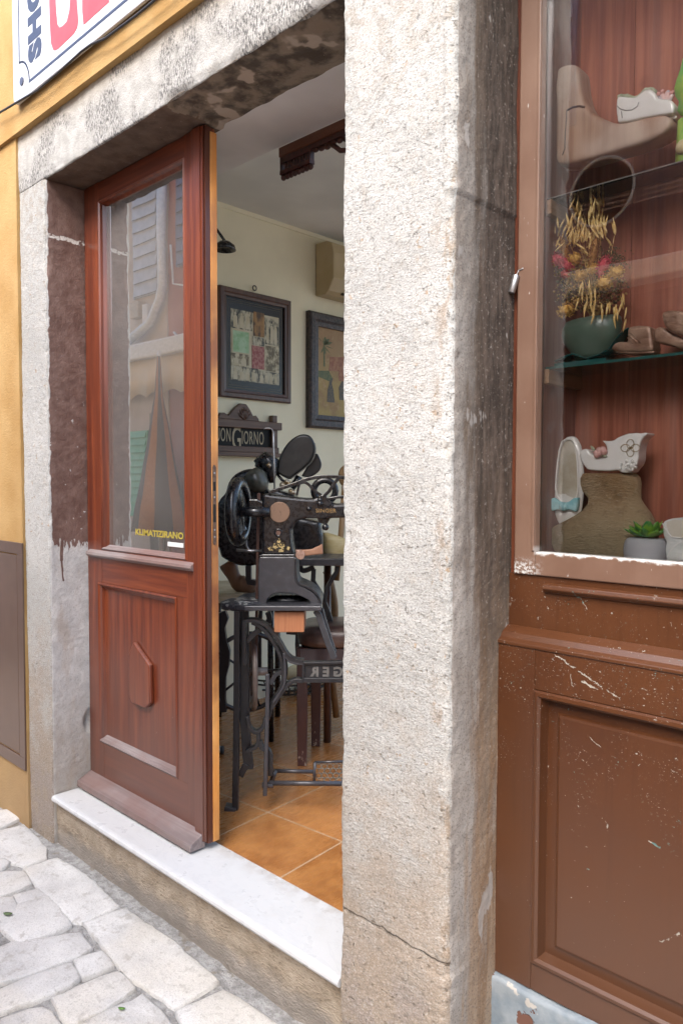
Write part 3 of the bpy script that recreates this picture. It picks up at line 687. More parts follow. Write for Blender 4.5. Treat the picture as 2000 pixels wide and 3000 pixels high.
# mortise lock on the closing edge
lp = MB(); lp.prism([Vector((-2.1598, 1.599+.008*c, z)) for z, c in ((1.28, -.9), (1.273, -.4), (1.271, 0), (1.273, .4), (1.28, .9), (1.545, .9), (1.552, .4), (1.554, 0), (1.552, -.4), (1.545, -.9))], Vector((.0022, 0, 0)))
lk = obj('lock_plate', lp, simple("tarnished_brass", (.20, .13, .095), .4, .7, c2=(.12, .075, .06), nsc=60), D)
for z0, z1 in ((1.462, 1.494), (1.352, 1.415)): m = MB(); m.box(-2.1576, -2.1572, 1.594, 1.604, z0, z1); obj('keep_slot', m, M['dark'], lk)
for z in (1.30, 1.325, 1.44, 1.525): m = MB(); m.disc(Vector((-2.1575, 1.599, z)), Vector((0, 1, 0)), ZUP, .0032, Vector((.001, 0, 0)), 12); obj('screw', m, M['steel'], lk)
# film lettering on the pane
a, b = at(397, 1572, 'Y', 1.5915), at(538, 1584, 'Y', 1.5915)
t0 = text_mb("KLIMATIZIRANO", .0335, Vector((a.x, 1.5914, 1.282)), Vector((1, 0, 0)), ZUP, .0003, bold=.0011)
w = max(v.co.x for v in t0.bm.verts)-a.x
for v in t0.bm.verts: v.co.x = a.x + (v.co.x-a.x)*(b.x-a.x)/w
obj('lettering', t0, M['yellow'], D)
m = MB(); q0, q1 = at(492, 1587, 'Y', 1.5912), at(538, 1605, 'Y', 1.5912); m.box(q0.x, q1.x, 1.5906, 1.5916, q1.z, q0.z); obj('white_sticker', m, M['white'], D)

# ---------------------------------------------------------------- signboard above the lintel, with its cable
Y0 = 1.352; SP = PL('Y', Y0)
S = thing('shop_sign', 'white enamel signboard with navy border and big red letters above the stone lintel', 'sign', (-2.6, 1.36, 3.06))
enamel = NT("white_enamel", .22, 0, .5, .3, .1); enamel.col(enamel.mix(enamel.rng(enamel.noise(4, 3), .3, .7), (.50, .51, .52), (.56, .57, .575))); M['enamel'] = enamel.m
navy = simple("navy_lettering", (.035, .045, .085), .4); red = simple("red_lettering", (.46, .055, .065), .4, c2=(.40, .065, .075), nsc=14)
p0 = at(47, 300, 'Y', Y0); x0, x1, z0, z1 = at(38, 150, 'Y', Y0).x, -1.15, at(420, 0, 'Y', Y0).z-.004, 4.25
def rrect(x0, x1, z0, z1, r, y, n=6):
    pts = []
    for cx, cz, a0 in ((x1-r, z1-r, 0), (x0+r, z1-r, 90), (x0+r, z0+r, 180), (x1-r, z0+r, 270)):
        for k in range(n+1): a = R(a0+90*k/n); pts.append(Vector((cx+r*math.cos(a), y, cz+r*math.sin(a))))
    return pts
m = MB(); m.prism(rrect(x0, x1, z0, z1, .035, Y0), Vector((0, .012, 0))); obj('sign_panel', m, M['enamel'], S, bevel=.003)
def off8(x, y): return SP(x/3.733, y/3.733)
def ribbon(pts, w, y, ext):
    m = MB()
    for p, q in zip(pts, pts[1:]):
        d = (q-p).normalized(); n = Vector((-d.z, 0, d.x))*w/2; e = d*w*.45
        m.prism([p-e+n, q+e+n, q+e-n, p-e-n], ext)
    return m
b1, b2, b3, b4 = off8(215, 690), off8(325, 890), off8(188, 0), off8(1340, 0)
zb = b2.z; arc = [Vector((b1.x + (b2.x-b1.x)*math.sin(R(t)), Y0, b2.z + (b1.z-b2.z)*math.cos(R(t)))) for t in range(0, 91, 10)]
m = ribbon([Vector((b1.x, Y0, z1-.2)), *arc], .008, Y0, Vector((0, -.0008, 0))); join(m, ribbon([Vector((b2.x, Y0, zb)), Vector((x1-.1, Y0, zb))], .011, Y0, Vector((0, -.0009, 0))))
obj('border_line', m, navy, S)
m = MB(); c = off8(245, 890); m.disc(c, Vector((1, 0, 0)), ZUP, .016, Vector((0, -.004, 0)), 16); obj('screw', m, simple("blued_screw", (.10, .11, .16), .4, .5), S)
# SHOE, reading upward
s0, s1 = off8(318, 720), off8(440, 500); capw = s1.x - s0.x
tm = text_mb("SHOE", capw/.70, Vector((s1.x+.004, Y0-.0003, s0.z+.006)), ZUP, Vector((-1, 0, 0)), .0006, bold=.010, space=1.10)
obj('lettering', tm, navy, S)
def extend(poly):      # letters run on above the picture: stretch the top two corners straight up
    return poly
outer = [(543, 0), (550, 260), (562, 470), (585, 545), (606, 552), (640, 533), (810, 372), (850, 300), (860, 220), (842, 0)]
inner = [(770, 0), (765, 110), (735, 235), (690, 285), (655, 300), (632, 265), (618, 120), (612, 0)]
pts = [off8(*q) for q in outer] ; pin = [off8(*q) for q in inner]; H = .50
poly = [Vector((pts[0].x, Y0, pts[0].z+H))] + pts + [Vector((pts[-1].x, Y0, pts[-1].z+H)), Vector((pin[0].x, Y0, pin[0].z+H))] + pin + [Vector((pin[-1].x, Y0, pin[-1].z+H))]
m = MB(); m.prism(poly, Vector((0, -.001, 0)))
q = [off8(*a) for a in ((897, 0), (905, 130), (918, 272), (1195, 5))]; m.prism([Vector((q[1].x, Y0, q[0].z+H)), q[1], q[2], Vector((q[3].x, Y0, q[2].z+.003)), Vector((q[3].x, Y0, q[2].z+.16)), Vector((q[2].x+.16, Y0, q[2].z+.17)), Vector((q[2].x+.16, Y0, q[0].z+H))], Vector((0, -.0011, 0)))
obj('lettering', m, red, S)
m = MB(); pts = [at(x, y, 'Y', 1.345) for x, y in ((-60, 366), (0, 330), (55, 297), (110, 265), (180, 205), (240, 150), (268, 130), (310, 112), (350, 82), (400, 45), (440, 12), (500, -40), (640, -130))]
m.tube(pts, .0045, 6); tag(obj('black_cable', m, simple("black_cable", (.02, .02, .022), .5)), 'thin black cable sagging along the bottom edge of the white signboard', 'cable')

# ---------------------------------------------------------------- meter cupboard in the plaster wall
MC = thing('meter_cupboard', 'flat brown metal meter cupboard door set in the ochre wall beside the stone jamb', 'cupboard', (-3.5, 1.385, .27))
xr, zt, zbm = -3.243, 1.225, .225
m = MB(); m.box(-3.95, xr, 1.3815, 1.389, zbm, zbm+.055); m.box(-3.95, xr, 1.3815, 1.389, zt-.05, zt); m.box(xr-.055, xr, 1.382, 1.389, zbm+.055, zt-.05); m.box(-3.95, -3.90, 1.382, 1.389, zbm+.055, zt-.05); obj('cupboard_frame', m, M['meter'], MC, bevel=.0012)
m = MB(); m.box(-3.896, xr-.061, 1.3840, 1.3888, zbm+.061, zt-.056); obj('cupboard_door', m, M['meter'], MC, bevel=.0015)

# ---------------------------------------------------------------- display case
K = thing('display_case', 'brown painted shop display case with glazed front and chipped panelled base', 'display case', (-.55, 1.7, -.05))
YC = 1.645; XL, XR = -.987, -.150
bx = lambda nm, mt, *a, **k: obj(nm, mbox(*a), mt, K, **k)
bx('frame_stile', M['framep'], XL, -.930, YC, 1.680, 1.270, 2.96, bevel=.003); bx('frame_stile', M['framep'], -.21, XR, YC, 1.680, 1.272, 2.96, bevel=.003)
bx('frame_rail', M['framep'], -.930, -.21, YC+.0008, 1.682, 1.270, 1.327, bevel=.003); bx('frame_rail', M['framep'], -.930, -.21, YC+.0008, 1.68, 2.89, 2.96, bevel=.003)
m = MB(); m.box(-.9375, -.9305, YC-.004, YC+.001, 1.33, 2.89); obj('frame_bead', m, M['framep'], K, bevel=.0015)
bx('glass_pane', M['caseglass'], -.930, -.21, 1.668, 1.671, 1.327, 2.89)
bx('side_board', M['caseside'], -.958, -.942, 1.681, 1.878, 1.30, 2.95); bx('side_board', M['caseside'], -.19, -.175, 1.681, 1.878, 1.30, 2.95)
m = MB()
xs = [-.958, -.80, -.655, -.50, -.34, -.175]
for a, b_ in zip(xs, xs[1:]): m.box(a+.0008, b_-.0008, 1.868, 1.8795, 1.30, 2.95)
obj('back_board', m, M['back'], K)
bx('case_floor', M['caseside'], -.942, -.19, 1.6825, 1.868, 1.295, 1.318); bx('case_top', M['caseside'], -.942, -.19, 1.681, 1.868, 2.93, 2.95)
teal = NT("glass_edge", .15, 0, .5); teal.col((.02, .095, .088)); M['teal'] = teal.m
shelfglass = glass_pane("shelf_glass", 1.0, (.86, .95, .93))
ZS = []
for (px_, py_) in ((1850, 512), (1809, 1052)):
    z = at(px_, py_, 'Y', 1.70).z; ZS.append(z)
    o = bx('glass_shelf', shelfglass, -.940, -.195, 1.700, 1.862, z-.006, z)
    m = MB(); hi_ = py_ < 800; m.box(-.938, -.196, 1.6988, 1.6999, z-(.0022 if hi_ else .0062), z+.0002); obj('polished_edge', m, simple('pale_glass_edge', (.20, .19, .18), .3) if hi_ else M['teal'], o)
    for xb in (-.9415, -.2085):
        w_ = obj('batten', mbox(xb, xb+.018, 1.690, 1.866, z-.042, z-.0065), wood("batten_wood", (.30, .17, .09), (.42, .27, .16), 'Y', .6, 0), K, bevel=.002)
m = MB(); p = at(1497, 858, 'Y', 1.635); q = at(1512, 806, 'Y', 1.640); m.tube([p, q], .0085, 14); m.tube([q, q+Vector((.004, .004, .012)), q+Vector((.016, .004, .014))], .002, 6)
obj('latch', m, M['steel'], K, bevel=.001)
# panelled base
bx('base_board', M['brown'], -1.004, XR, 1.653, 1.70, .2, 1.2695); bx('base_board', M['darkrail'], -1.004, XL-.0005, 1.660, 1.70, 1.2700, 2.96)
m = MB(); m.prism([Vector((-.905, y, z)) for y, z in ((1.6527, 1.254), (1.640, 1.250), (1.636, 1.240), (1.644, 1.232), (1.6527, 1.228))], Vector((.69, 0, 0))); obj('base_moulding', m, M['brown'], K, bevel=.002)
m = MB(); m.prism([Vector((-1.006, y, z)) for y, z in ((1.6525, 1.140), (1.640, 1.134), (1.625, 1.126), (1.616, 1.114), (1.604, 1.106), (1.604, 1.098), (1.6525, 1.098))], Vector((.858, 0, 0)), smooth=False); obj('base_moulding', m, M['brown'], K, bevel=.002)
bx('base_stile', M['brown'], -1.006, -.905, 1.607, 1.6527, .262, 1.0975, bevel=.002); bx('base_stile', M['brown'], -.25, -.148, 1.607, 1.6527, .262, 1.0975, bevel=.002)
bx('base_rail', M['brown'], -.905, -.25, 1.6075, 1.6527, 1.000, 1.0973, bevel=.002); bx('base_rail', M['brown'], -.905, -.25, 1.6075, 1.6527, .2625, .330, bevel=.002)
def bead2(x0, x1, z0, z1, prof, name):
    m = MB(); m.sm = False
    m.loft([[Vector((x0+a, y, z0+a)), Vector((x1-a, y, z0+a)), Vector((x1-a, y, z1-a)), Vector((x0+a, y, z1-a))] for a, y in prof], caps=False); return obj(name, m, M['brown'], K)
bead2(-.905, -.25, .330, 1.000, [(0, 1.607), (.004, 1.601), (.012, 1.600), (.018, 1.606), (.022, 1.626), (.024, 1.634), (.030, 1.634)], 'panel_moulding')
m = MB(); m.sm = False
pr = [(.026, 1.634), (.050, 1.632), (.054, 1.6255), (.060, 1.6235)]
V = [[m.v(Vector(c)) for c in ((-.905+a, y, .330+a), (-.25-a, y, .330+a), (-.25-a, y, 1.0-a), (-.905+a, y, 1.0-a))] for a, y in pr]
for a, b_ in zip(V, V[1:]):
    for i in range(4): m.face([a[i], a[(i+1) % 4], b_[(i+1) % 4], b_[i]])
m.face(V[-1]); obj('base_panel', m, M['brown'], K)
# painted masonry plinth below the case
t = NT("flaking_grey_paint", .75); n = t.noise(16, 4, .6); f = t.noise(9, 5, .62, loc=(3, 1, 4))
c = t.mix(t.rng(n, .3, .7), (.16, .20, .235), (.26, .295, .32)); c = t.mix(t.rng(f, .585, .60), c, (.14, .065, .045)); c = t.mix(t.rng(t.noise(14, 4, loc=(9, 2, 1)), .64, .66), c, (.42, .40, .37)); t.col(c)
t.bump(t.mth('ADD', n, t.rng(f, .60, .585)), .7, .004)
P5 = round_path([(1.66, .262), (1.592, .258), (1.588, -.12)], [0, .012, 0], .012)
def pld(p, n, x):
    q = (x, p.x, p.y); d = .005*nz(q, 7, 1) + .002*nz(q, 30, 2); return Vector((x, p.x + n.x*d, p.y + n.y*d + (.012*nz((x, 0, 0), 6, 3) if p.x > 1.59 and p.y > .2 else 0)))
mb = sheet(P5, frange(-1.004, -.14, .01), pil, lambda i: 0, pld); obj('plinth', mb, t.m, B)
# ---------------------------------------------------------------- what stands in the display case
def crop(ox, oy, s): return lambda pts: [(ox+x/s, oy+y/s) for x, y in pts]
CA = crop(1580, 0, 3.676); CB = crop(1560, 1180, 3.5636); CC = crop(1500, 550, 3.136); CD = crop(1760, 880, 6.533); CE = crop(1840, 1480, 9.8)
def plate(pl, pxs, t, off=0.0):
    m = MB(); m.prism([pl(x, y, off) for x, y in pxs], pl.n*t); return m
def line(pl, pxs, r, off=0.0, seg=6): m = MB(); m.tube([pl(x, y, off) for x, y in pxs], r, seg); return m
ceram = NT("white_glazed_ceramic", .16, 0, .5, .5, .08); ceram.col(ceram.mix(ceram.rng(ceram.noise(18, 4), .35, .7), (.82, .83, .82), (.74, .74, .71))); ceram = ceram.m
cerb = simple("cream_glazed_ceramic", (.58, .55, .47), .3, c2=(.66, .64, .58), nsc=25, coat=.3)
blue = simple("turquoise_glaze", (.24, .56, .63), .12, c2=(.40, .70, .76), nsc=40, coat=.6)
pinkg = simple("pink_glaze", (.62, .30, .28), .25, c2=(.70, .45, .42), nsc=60, coat=.4)
greeng = simple("sage_glaze", (.30, .37, .25), .4, c2=(.44, .48, .36), nsc=80)
lastw = wood("old_last_wood", (.20, .085, .038), (.48, .33, .23), 'Z', .6, .05, fade=(.56, .47, .40), scale=.45, bump=.5)
seam = simple("dark_seam", (.07, .045, .035), .7)
fz1, fz2 = ZS

# wooden boot last on the upper shelf
y0 = 1.758; pl = PL('Y', y0)
L = thing('boot_last', 'tall wooden ankle boot last with a split ankle standing on the upper glass shelf', 'shoe last', Vector((pl(1700, 500).x, y0, fz1)))
o1 = CA([(250, 790), (330, 748), (430, 740), (483, 758), (492, 850), (500, 960), (520, 1060), (545, 1140), (590, 1215), (660, 1275), (760, 1325), (870, 1372), (1000, 1365), (1150, 1325), (1300, 1292), (1400, 1283), (1465, 1300), (1488, 1345), (1470, 1420), (1380, 1500), (1200, 1585), (1000, 1645), (700, 1735), (430, 1800), (330, 1818), (262, 1822), (240, 1780), (238, 1500), (240, 1200), (232, 1000)])
m = plate(pl, o1, .072, -.036); o = obj('last_body', m, lastw, L, remesh=.0045, smooth=45)
m = line(pl, CA([(368, 1245), (430, 1212), (500, 1200), (555, 1210)]), .0026, -.0355); join(m, line(pl, CA([(366, 1245), (362, 1330), (350, 1480), (345, 1650), (320, 1720)]), .0016, -.0358)); obj('split_line', m, seam, L)
# ceramic shoe standing on the toe of the last
pl = PL('Y', 1.752)
S2 = thing('ceramic_shoe', 'small white ceramic shoe with sage green frilled collar on the toe of the wooden last', 'ornament', pl(1895, 365))
o2 = CA([(888, 1365), (878, 1290), (868, 1200), (876, 1110), (895, 1075), (980, 1085), (1080, 1095), (1130, 1050), (1180, 1010), (1240, 1000), (1290, 1040), (1320, 1105), (1420, 1110), (1480, 1130), (1500, 1190), (1492, 1265), (1400, 1280), (1200, 1312), (1000, 1355)])
obj('shoe_body', plate(pl, o2, .058, -.029), ceram, S2, remesh=.0028, smooth=28)
m = MB()
fr = CA([(885, 1068), (930, 1060), (985, 1066), (1040, 1088), (1090, 1070), (1130, 1030), (1170, 1000), (1215, 988), (1255, 1000), (1275, 1030)])
rr = random.Random(4)
for a, b in zip(fr, fr[1:]):
    for k in range(4):
        p = pl(a[0]+(b[0]-a[0])*k/4, a[1]+(b[1]-a[1])*k/4, -.018+.006*rr.random()); m.ball(p, .0042+.0012*rr.random(), seg=8, rows=6)
obj('frill', m, greeng, S2)
m = line(pl, CA([(888, 1188), (925, 1222), (985, 1238), (1050, 1232), (1105, 1195), (1122, 1150)]), .0011, -.0295); join(m, line(pl, CA([(935, 1250), (945, 1320)]), .0010, -.0295)); obj('stitch_line', m, simple("grey_glaze_line", (.30, .31, .30), .5), S2)
m = MB(); m.prism([pl(x, y, -.012) for x, y in CA([(890, 1378), (890, 1350), (1200, 1305), (1480, 1262), (1500, 1275), (1480, 1295), (1200, 1340)])], Vector((0, .05, 0))); obj('sole', m, cerb, S2, bevel=.002)
m = MB()
for (x, y, a, s) in ((1345, 1075, -20, 1), (1385, 1060, 10, 1.1), (1420, 1070, 35, 1), (1300, 1085, -40, .8)):
    c = pl(*CA([(x, y)])[0], -.010); d = Vector((math.sin(R(a)), 0, math.cos(R(a)))); m.ball(c, Vector((0, .004, 0)), d.cross(Vector((0, 1, 0)))*.007*s, d*.013*s, 10, 8)
obj('petals', m, simple("powder_blue_glaze", (.38, .46, .54), .2, c2=(.66, .45, .42), nsc=70), S2)
m = MB()
for (x, y) in ((1430, 1025), (1455, 1015), (1300, 1030), (1340, 1005)): m.ball(pl(*CA([(x, y)])[0], -.012), .0045, seg=8, rows=6)
obj('petal_tips', m, pinkg, S2)
# bright green ornament at the picture edge
pl = PL('Y', 1.74); leafg = simple("bright_green_glaze", (.14, .46, .13), .35, c2=(.42, .58, .10), nsc=26, st=(1, 1, .4), bump=.8, bsc=60, bd=.004)
m = MB(); m.rows(pl, [(y/3.676, 1580+a/3.676, 1580+b/3.676, .6) for y, a, b in ((640, 1560, 1640), (720, 1525, 1720), (820, 1485, 1770), (930, 1452, 1790), (985, 1468, 1790), (1060, 1492, 1780), (1160, 1492, 1770), (1225, 1530, 1740), (1270, 1570, 1700))])
for v in m.bm.verts: v.co += Vector((nz(v.co, 60), nz(v.co, 60, 3), nz(v.co, 60, 6)))*.007
G1 = thing('green_ornament', 'bright green ruffled ornament beside the frilled ceramic shoe at the photo edge', 'ornament', pl(2010, 345)); obj('ruffles', m, leafg, G1)
m = MB(); c = pl(2012, 346); m.lathe(c, [(.012, 0), (.02, -.004), (.022, (fz1-c.z)*.6), (.024, fz1-c.z+.001)], 16); obj('foot', m, leafg, G1)
m = MB(); pl = PL('Y', 1.722); m.rows(pl, [(y/3.676, 1580+a/3.676, 1580+b/3.676, .7) for y, a, b in ((1510, 1500, 1640), (1535, 1475, 1700), (1580, 1468, 1720), (1630, 1480, 1720), (1655, 1530, 1690))])
o = obj('cream_ornament', m, simple("pale_yellow_glaze", (.56, .48, .27), .4, c2=(.66, .60, .42), nsc=60)); tag(o, 'pale yellow rounded ornament on the upper glass shelf, cut off by the photo edge', 'ornament'); o.location.z += 0

# green glass bowl with the dried bouquet on the lower shelf
pl = PL('Y', 1.772)
bg = NT("green_frosted_glass", .35, 0, .5, .2, .2); bg.col(bg.mix(bg.rng(bg.noise(9, 3), .3, .7), (.09, .15, .115), (.15, .22, .175))); bg.b.inputs['Transmission Weight'].default_value = .25
V1 = thing('glass_bowl', 'dark green frosted glass bowl with a wavy foot on the lower glass shelf', 'bowl', Vector((pl(1735, 1050).x, 1.772, fz2)))
m = MB(); m.rows(pl, [(550+y/3.136, 1500+a/3.136, 1500+b/3.136, .55) for y, a, b in ((1205, 530, 975), (1215, 500, 985), (1270, 470, 1000), (1330, 462, 998), (1400, 480, 975), (1470, 520, 925), (1530, 560, 880), (1570, 580, 850))]); obj('bowl_body', m, bg.m, V1)
tealm = simple("teal_glass", (.012, .085, .085), .12, coat=.6)
m = MB(); dish = CC([(430, 1612), (500, 1575), (590, 1545), (650, 1560), (730, 1585), (830, 1555), (930, 1500), (1000, 1400), (1060, 1335), (1105, 1310)])
rings = []
for i, (x, y) in enumerate(dish):
    p = pl(x, y, -.028); q = pl(x+6, y+5, .028); rings.append([p, q, q+ZUP*.003, p+ZUP*.003])
m.loft(rings); m.prism([Vector((pl(x, y).x, yy, fz2+.0005)) for (x, y), yy in (((1650, 1060), 1.722), ((1800, 1050), 1.722), ((1800, 1050), 1.815), ((1650, 1060), 1.815))], ZUP*.010); obj('bowl_foot', m, tealm, V1, bevel=.001)
oat = simple("dry_oat_husk", (.66, .42, .12), .6, c2=(.80, .60, .28), nsc=120); pinkd = simple("dried_pink_flower", (.50, .035, .07), .85, c2=(.62, .12, .14), nsc=150)
yel = simple("dried_yellow_button", (.62, .34, .06), .85, c2=(.74, .48, .14), nsc=200, bump=1, bsc=300); brn = simple("brown_seed_spike", (.30, .14, .035), .85, c2=(.40, .21, .07), nsc=150)
fill = simple("dried_filler", (.26, .16, .045), .9, c2=(.48, .33, .13), nsc=160); fillg = simple("olive_filler", (.06, .055, .025), .9, c2=(.13, .11, .05), nsc=160)
F1 = thing('dried_bouquet', 'bouquet of dried oats with pink and yellow flowers standing in the green glass bowl', 'bouquet', pl(1735, 930))
rr = random.Random(12)
def husk(m, x, y, L, ang, off):
    p = pl(1500+x/3.136, 550+y/3.136, off); d = Vector((math.sin(R(ang)), (rr.random()-.5)*.5, math.cos(R(ang)))).normalized()
    e = d.cross(Vector((0, 1, 0))).normalized(); w = L*.085; f = d.cross(e)
    rings = []
    for t, k in ((0, .25), (.15, .8), (.35, 1), (.6, .75), (.85, .3), (1, .04)): rings.append([p + d*L*t + (e*math.cos(a) + f*math.sin(a))*w*k for a in (0, 1.05, 2.09, 3.14, 4.19, 5.24)])
    m.loft(rings)
m = MB()
top = [(660, 210, -168, .032), (800, 180, 176, .036), (830, 150, 165, .034), (790, 260, 185, .034), (610, 215, -150, .03), (570, 300, -150, .034), (590, 360, -160, .034), (690, 330, -165, .034), (680, 420, -165, .034), (730, 350, 190, .03), (760, 300, 186, .034), (775, 380, 180, .036), (810, 400, 175, .034), (870, 400, 165, .034), (935, 400, 168, .034), (860, 440, 158, .034), (900, 470, 150, .03), (450, 430, -165, .03), (490, 390, -150, .03), (530, 450, -145, .034), (410, 500, -165, .03), (430, 540, -160, .03), (470, 560, -130, .03), (600, 500, -155, .034), (625, 530, 178, .034), (680, 500, -135, .034), (720, 560, 120, .034), (560, 520, -150, .03), (640, 440, 190, .03), (820, 340, 178, .03), (780, 450, 182, .034), (340, 700, -150, .032), (350, 740, -165, .034), (700, 470, 185, .03), (740, 470, 170, .03), (570, 430, -150, .032), (650, 380, -172, .032)]
for x, y, a, s in top*2: husk(m, x+rr.uniform(-16, 16), y+40+rr.uniform(-20, 20), s*1.1, a+rr.uniform(-12, 12)+180, -.02+rr.uniform(-.03, .03))
for x, y, a, s in top: husk(m, x+rr.uniform(-16, 16), y+20, s*1.2, rr.uniform(-14, 14) if a > 0 else rr.uniform(-35, 0), -.02+rr.uniform(-.03, .03))
obj('oat_spray', m, oat, F1); m = MB()
low = [(705, 930), (740, 910), (775, 900), (800, 960), (720, 1010), (760, 1030), (790, 1000), (690, 1060), (750, 1080), (785, 1110), (730, 1120), (820, 1060), (840, 1140), (895, 1110), (900, 1160), (935, 1100), (955, 1090), (790, 1180), (815, 1210), (1000, 1110), (1010, 1150), (1045, 1040), (1060, 1010), (1090, 1110), (1130, 1150), (1095, 1240), (985, 1220), (850, 1200), (700, 980), (770, 960), (975, 1130)]
for x, y in low: husk(m, x+rr.uniform(-5, 5), y-20, .030+.006*rr.random(), rr.uniform(165, 195), -.045+rr.uniform(-.012, .02))
obj('oat_spray', m, oat, F1)
m = MB()
for x, y, a, s in top[::2]:
    p = pl(1500+x/3.136, 550+(y+40)/3.136, 0); q = pl(1735+rr.uniform(-14, 14), 930, .01); m.tube([q, (p+q)/2+Vector((rr.uniform(-.005, .005), 0, .01)), p], .0007, 4)
obj('stems', m, oat, F1)
def fuzzy(name, x, y, dx, dy, r1, r2, mt):
    m = MB(); c = pl(1500+x/3.136, 550+y/3.136, -.028); d = Vector((dx, 0, -dy)).normalized(); e = Vector((0, 1, 0)).cross(d)
    m.ball(c, e*r2*.8, Vector((0, r2*.8, 0)), d*r1*.85, 14, 10)
    for k in range(110):
        w_ = Vector((rr.gauss(0, 1), rr.gauss(0, 1), rr.gauss(0, 1))).normalized(); q = c + e*w_.x*r2 + Vector((0, w_.y*r2, 0)) + d*w_.z*r1
        o_ = (q-c).normalized(); o_ = (o_ + d*.5).normalized(); p_ = o_.orthogonal().normalized(); s_ = o_.cross(p_); h_ = .22*r2+.0014
        m.loft([[q-o_*h_*.5 + (p_*math.cos(t_)+s_*math.sin(t_))*.0011*k_ + o_*h_*u_ for t_ in (0, 2.1, 4.2)] for u_, k_ in ((0, 1), (.7, 1.2), (1.3, .1))])
    obj(name, m, mt, F1)
for a in ((470, 690, .5, .3, .030, .017), (540, 715, .4, .4, .024, .016), (885, 745, .3, -.6, .026, .015), (325, 655, 1, 0, .018, .010)): fuzzy('pink_flower', *a, pinkd)
fuzzy('red_flower', 535, 815, 1, 0, .011, .009, simple("scarlet_flower", (.55, .05, .05), .6))
for a in ((615, 675, .014), (785, 765, .012), (670, 825, .013), (540, 1145, .018), (320, 1040, .012), (890, 895, .016), (1000, 800, .015), (430, 720, .010)): fuzzy('yellow_flower', a[0], a[1], 1, 0, a[2]*1.15, a[2], yel)
fuzzy('brown_spike', 525, 585, -.25, -1, .030, .010, brn); fuzzy('brown_spike', 795, 620, .2, -1, .040, .010, brn)
m = MB(); m2 = MB()
for k in range(900):
    a = rr.uniform(0, 6.28); q = math.sqrt(rr.random()); x, y = 700+q*330*math.cos(a), 890+q*260*math.sin(a)
    p = pl(1500+x/3.136, 550+y/3.136, rr.uniform(-.035, .03)); r = rr.uniform(.0012, .0034); d = Vector((rr.gauss(0, 1), rr.gauss(0, 1), rr.gauss(0, 1))).normalized()
    (m if rr.random() < .55 else m2).ball(p, d*r*1.5, d.orthogonal().normalized()*r, d.cross(d.orthogonal()).normalized()*r, 5, 4)
for k in range(160):
    x, y = rr.gauss(930, 60), rr.gauss(640, 60); p = pl(1500+x/3.136, 550+y/3.136, rr.uniform(-.02, .02)); m2.ball(p, rr.uniform(.0012, .0024), seg=5, rows=4)
for k in range(120):
    x, y = rr.gauss(450, 60), rr.gauss(760, 50); p = pl(1500+x/3.136, 550+y/3.136, rr.uniform(-.03, .02)); m.ball(p, rr.uniform(.0014, .0026), seg=5, rows=4)
obj('seed_heads', m, fill, F1); obj('dark_foliage', m2, fillg, F1)

# bronzed baby shoes
brz = NT("bronzed_leather", .38, .25, .5, .3, .25); brz.col(brz.mix(brz.rng(brz.noise(26, 4), .3, .7), (.20, .105, .065), (.40, .27, .20))); brz.bump(brz.noise(45, 4, .6, stretch=(1, 1, 2.2)), .8, .004); brz = brz.m
pl = PL('Y', 1.765)
H1 = thing('baby_shoe', 'small bronzed baby shoe standing flat on the lower glass shelf beside the bowl', 'shoe', Vector((pl(1860, 1040).x, 1.765, fz2)), 'bronzed baby shoes')
o3 = CD([(285, 985), (262, 945), (290, 890), (340, 840), (430, 808), (520, 812), (590, 840), (590, 760), (575, 660), (580, 570), (630, 528), (760, 508), (900, 508), (1010, 525), (1045, 560), (1050, 720), (1065, 860), (1085, 945), (1040, 1000), (800, 1020), (500, 1015)])
obj('upper', plate(pl, o3, .052, -.026), brz, H1, remesh=.0028, smooth=30)
m = MB(); m.prism([pl(x, y, -.022) for x, y in CD([(275, 1000), (480, 1035), (800, 1045), (1060, 1030), (1085, 985), (1040, 990), (800, 1010), (480, 1002)])], Vector((0, .044, 0))); obj('sole', m, brz, H1, bevel=.002)
m = MB()
for a, b in (((600, 680), (760, 850)), ((640, 650), (830, 840)), ((590, 740), (690, 860))): join(m, line(pl, CD([a, ((a[0]+b[0])/2+15, (a[1]+b[1])/2), b]), .0016, -.0255))
obj('laces', m, brz, H1)
H2 = thing('baby_shoe', 'bronzed baby shoe tipped up against another behind the flat one, at the photo edge', 'shoe', Vector((pl(1965, 1020).x, 1.775, fz2)), 'bronzed baby shoes')
pl = PL('Y', 1.778)
o4 = CD([(1055, 640), (1070, 585), (1120, 540), (1200, 522), (1280, 545), (1330, 600), (1420, 660), (1700, 760), (1850, 800), (1850, 960), (1700, 985), (1440, 905), (1290, 860), (1120, 830), (1060, 790)])
obj('sole', plate(pl, o4, .050, -.022), brz, H2, remesh=.003, smooth=26)
o5 = CD([(1258, 300), (1300, 258), (1400, 232), (1600, 240), (1800, 300), (1900, 480), (1880, 760), (1700, 740), (1440, 650), (1330, 560), (1270, 420)])
obj('upper', plate(pl, o5, .056, -.036), brz, H2, remesh=.003, smooth=28)
obj('lace_slot', line(pl, CD([(1400, 300), (1500, 288), (1600, 285)]), .0016, -.034), seam, H2)

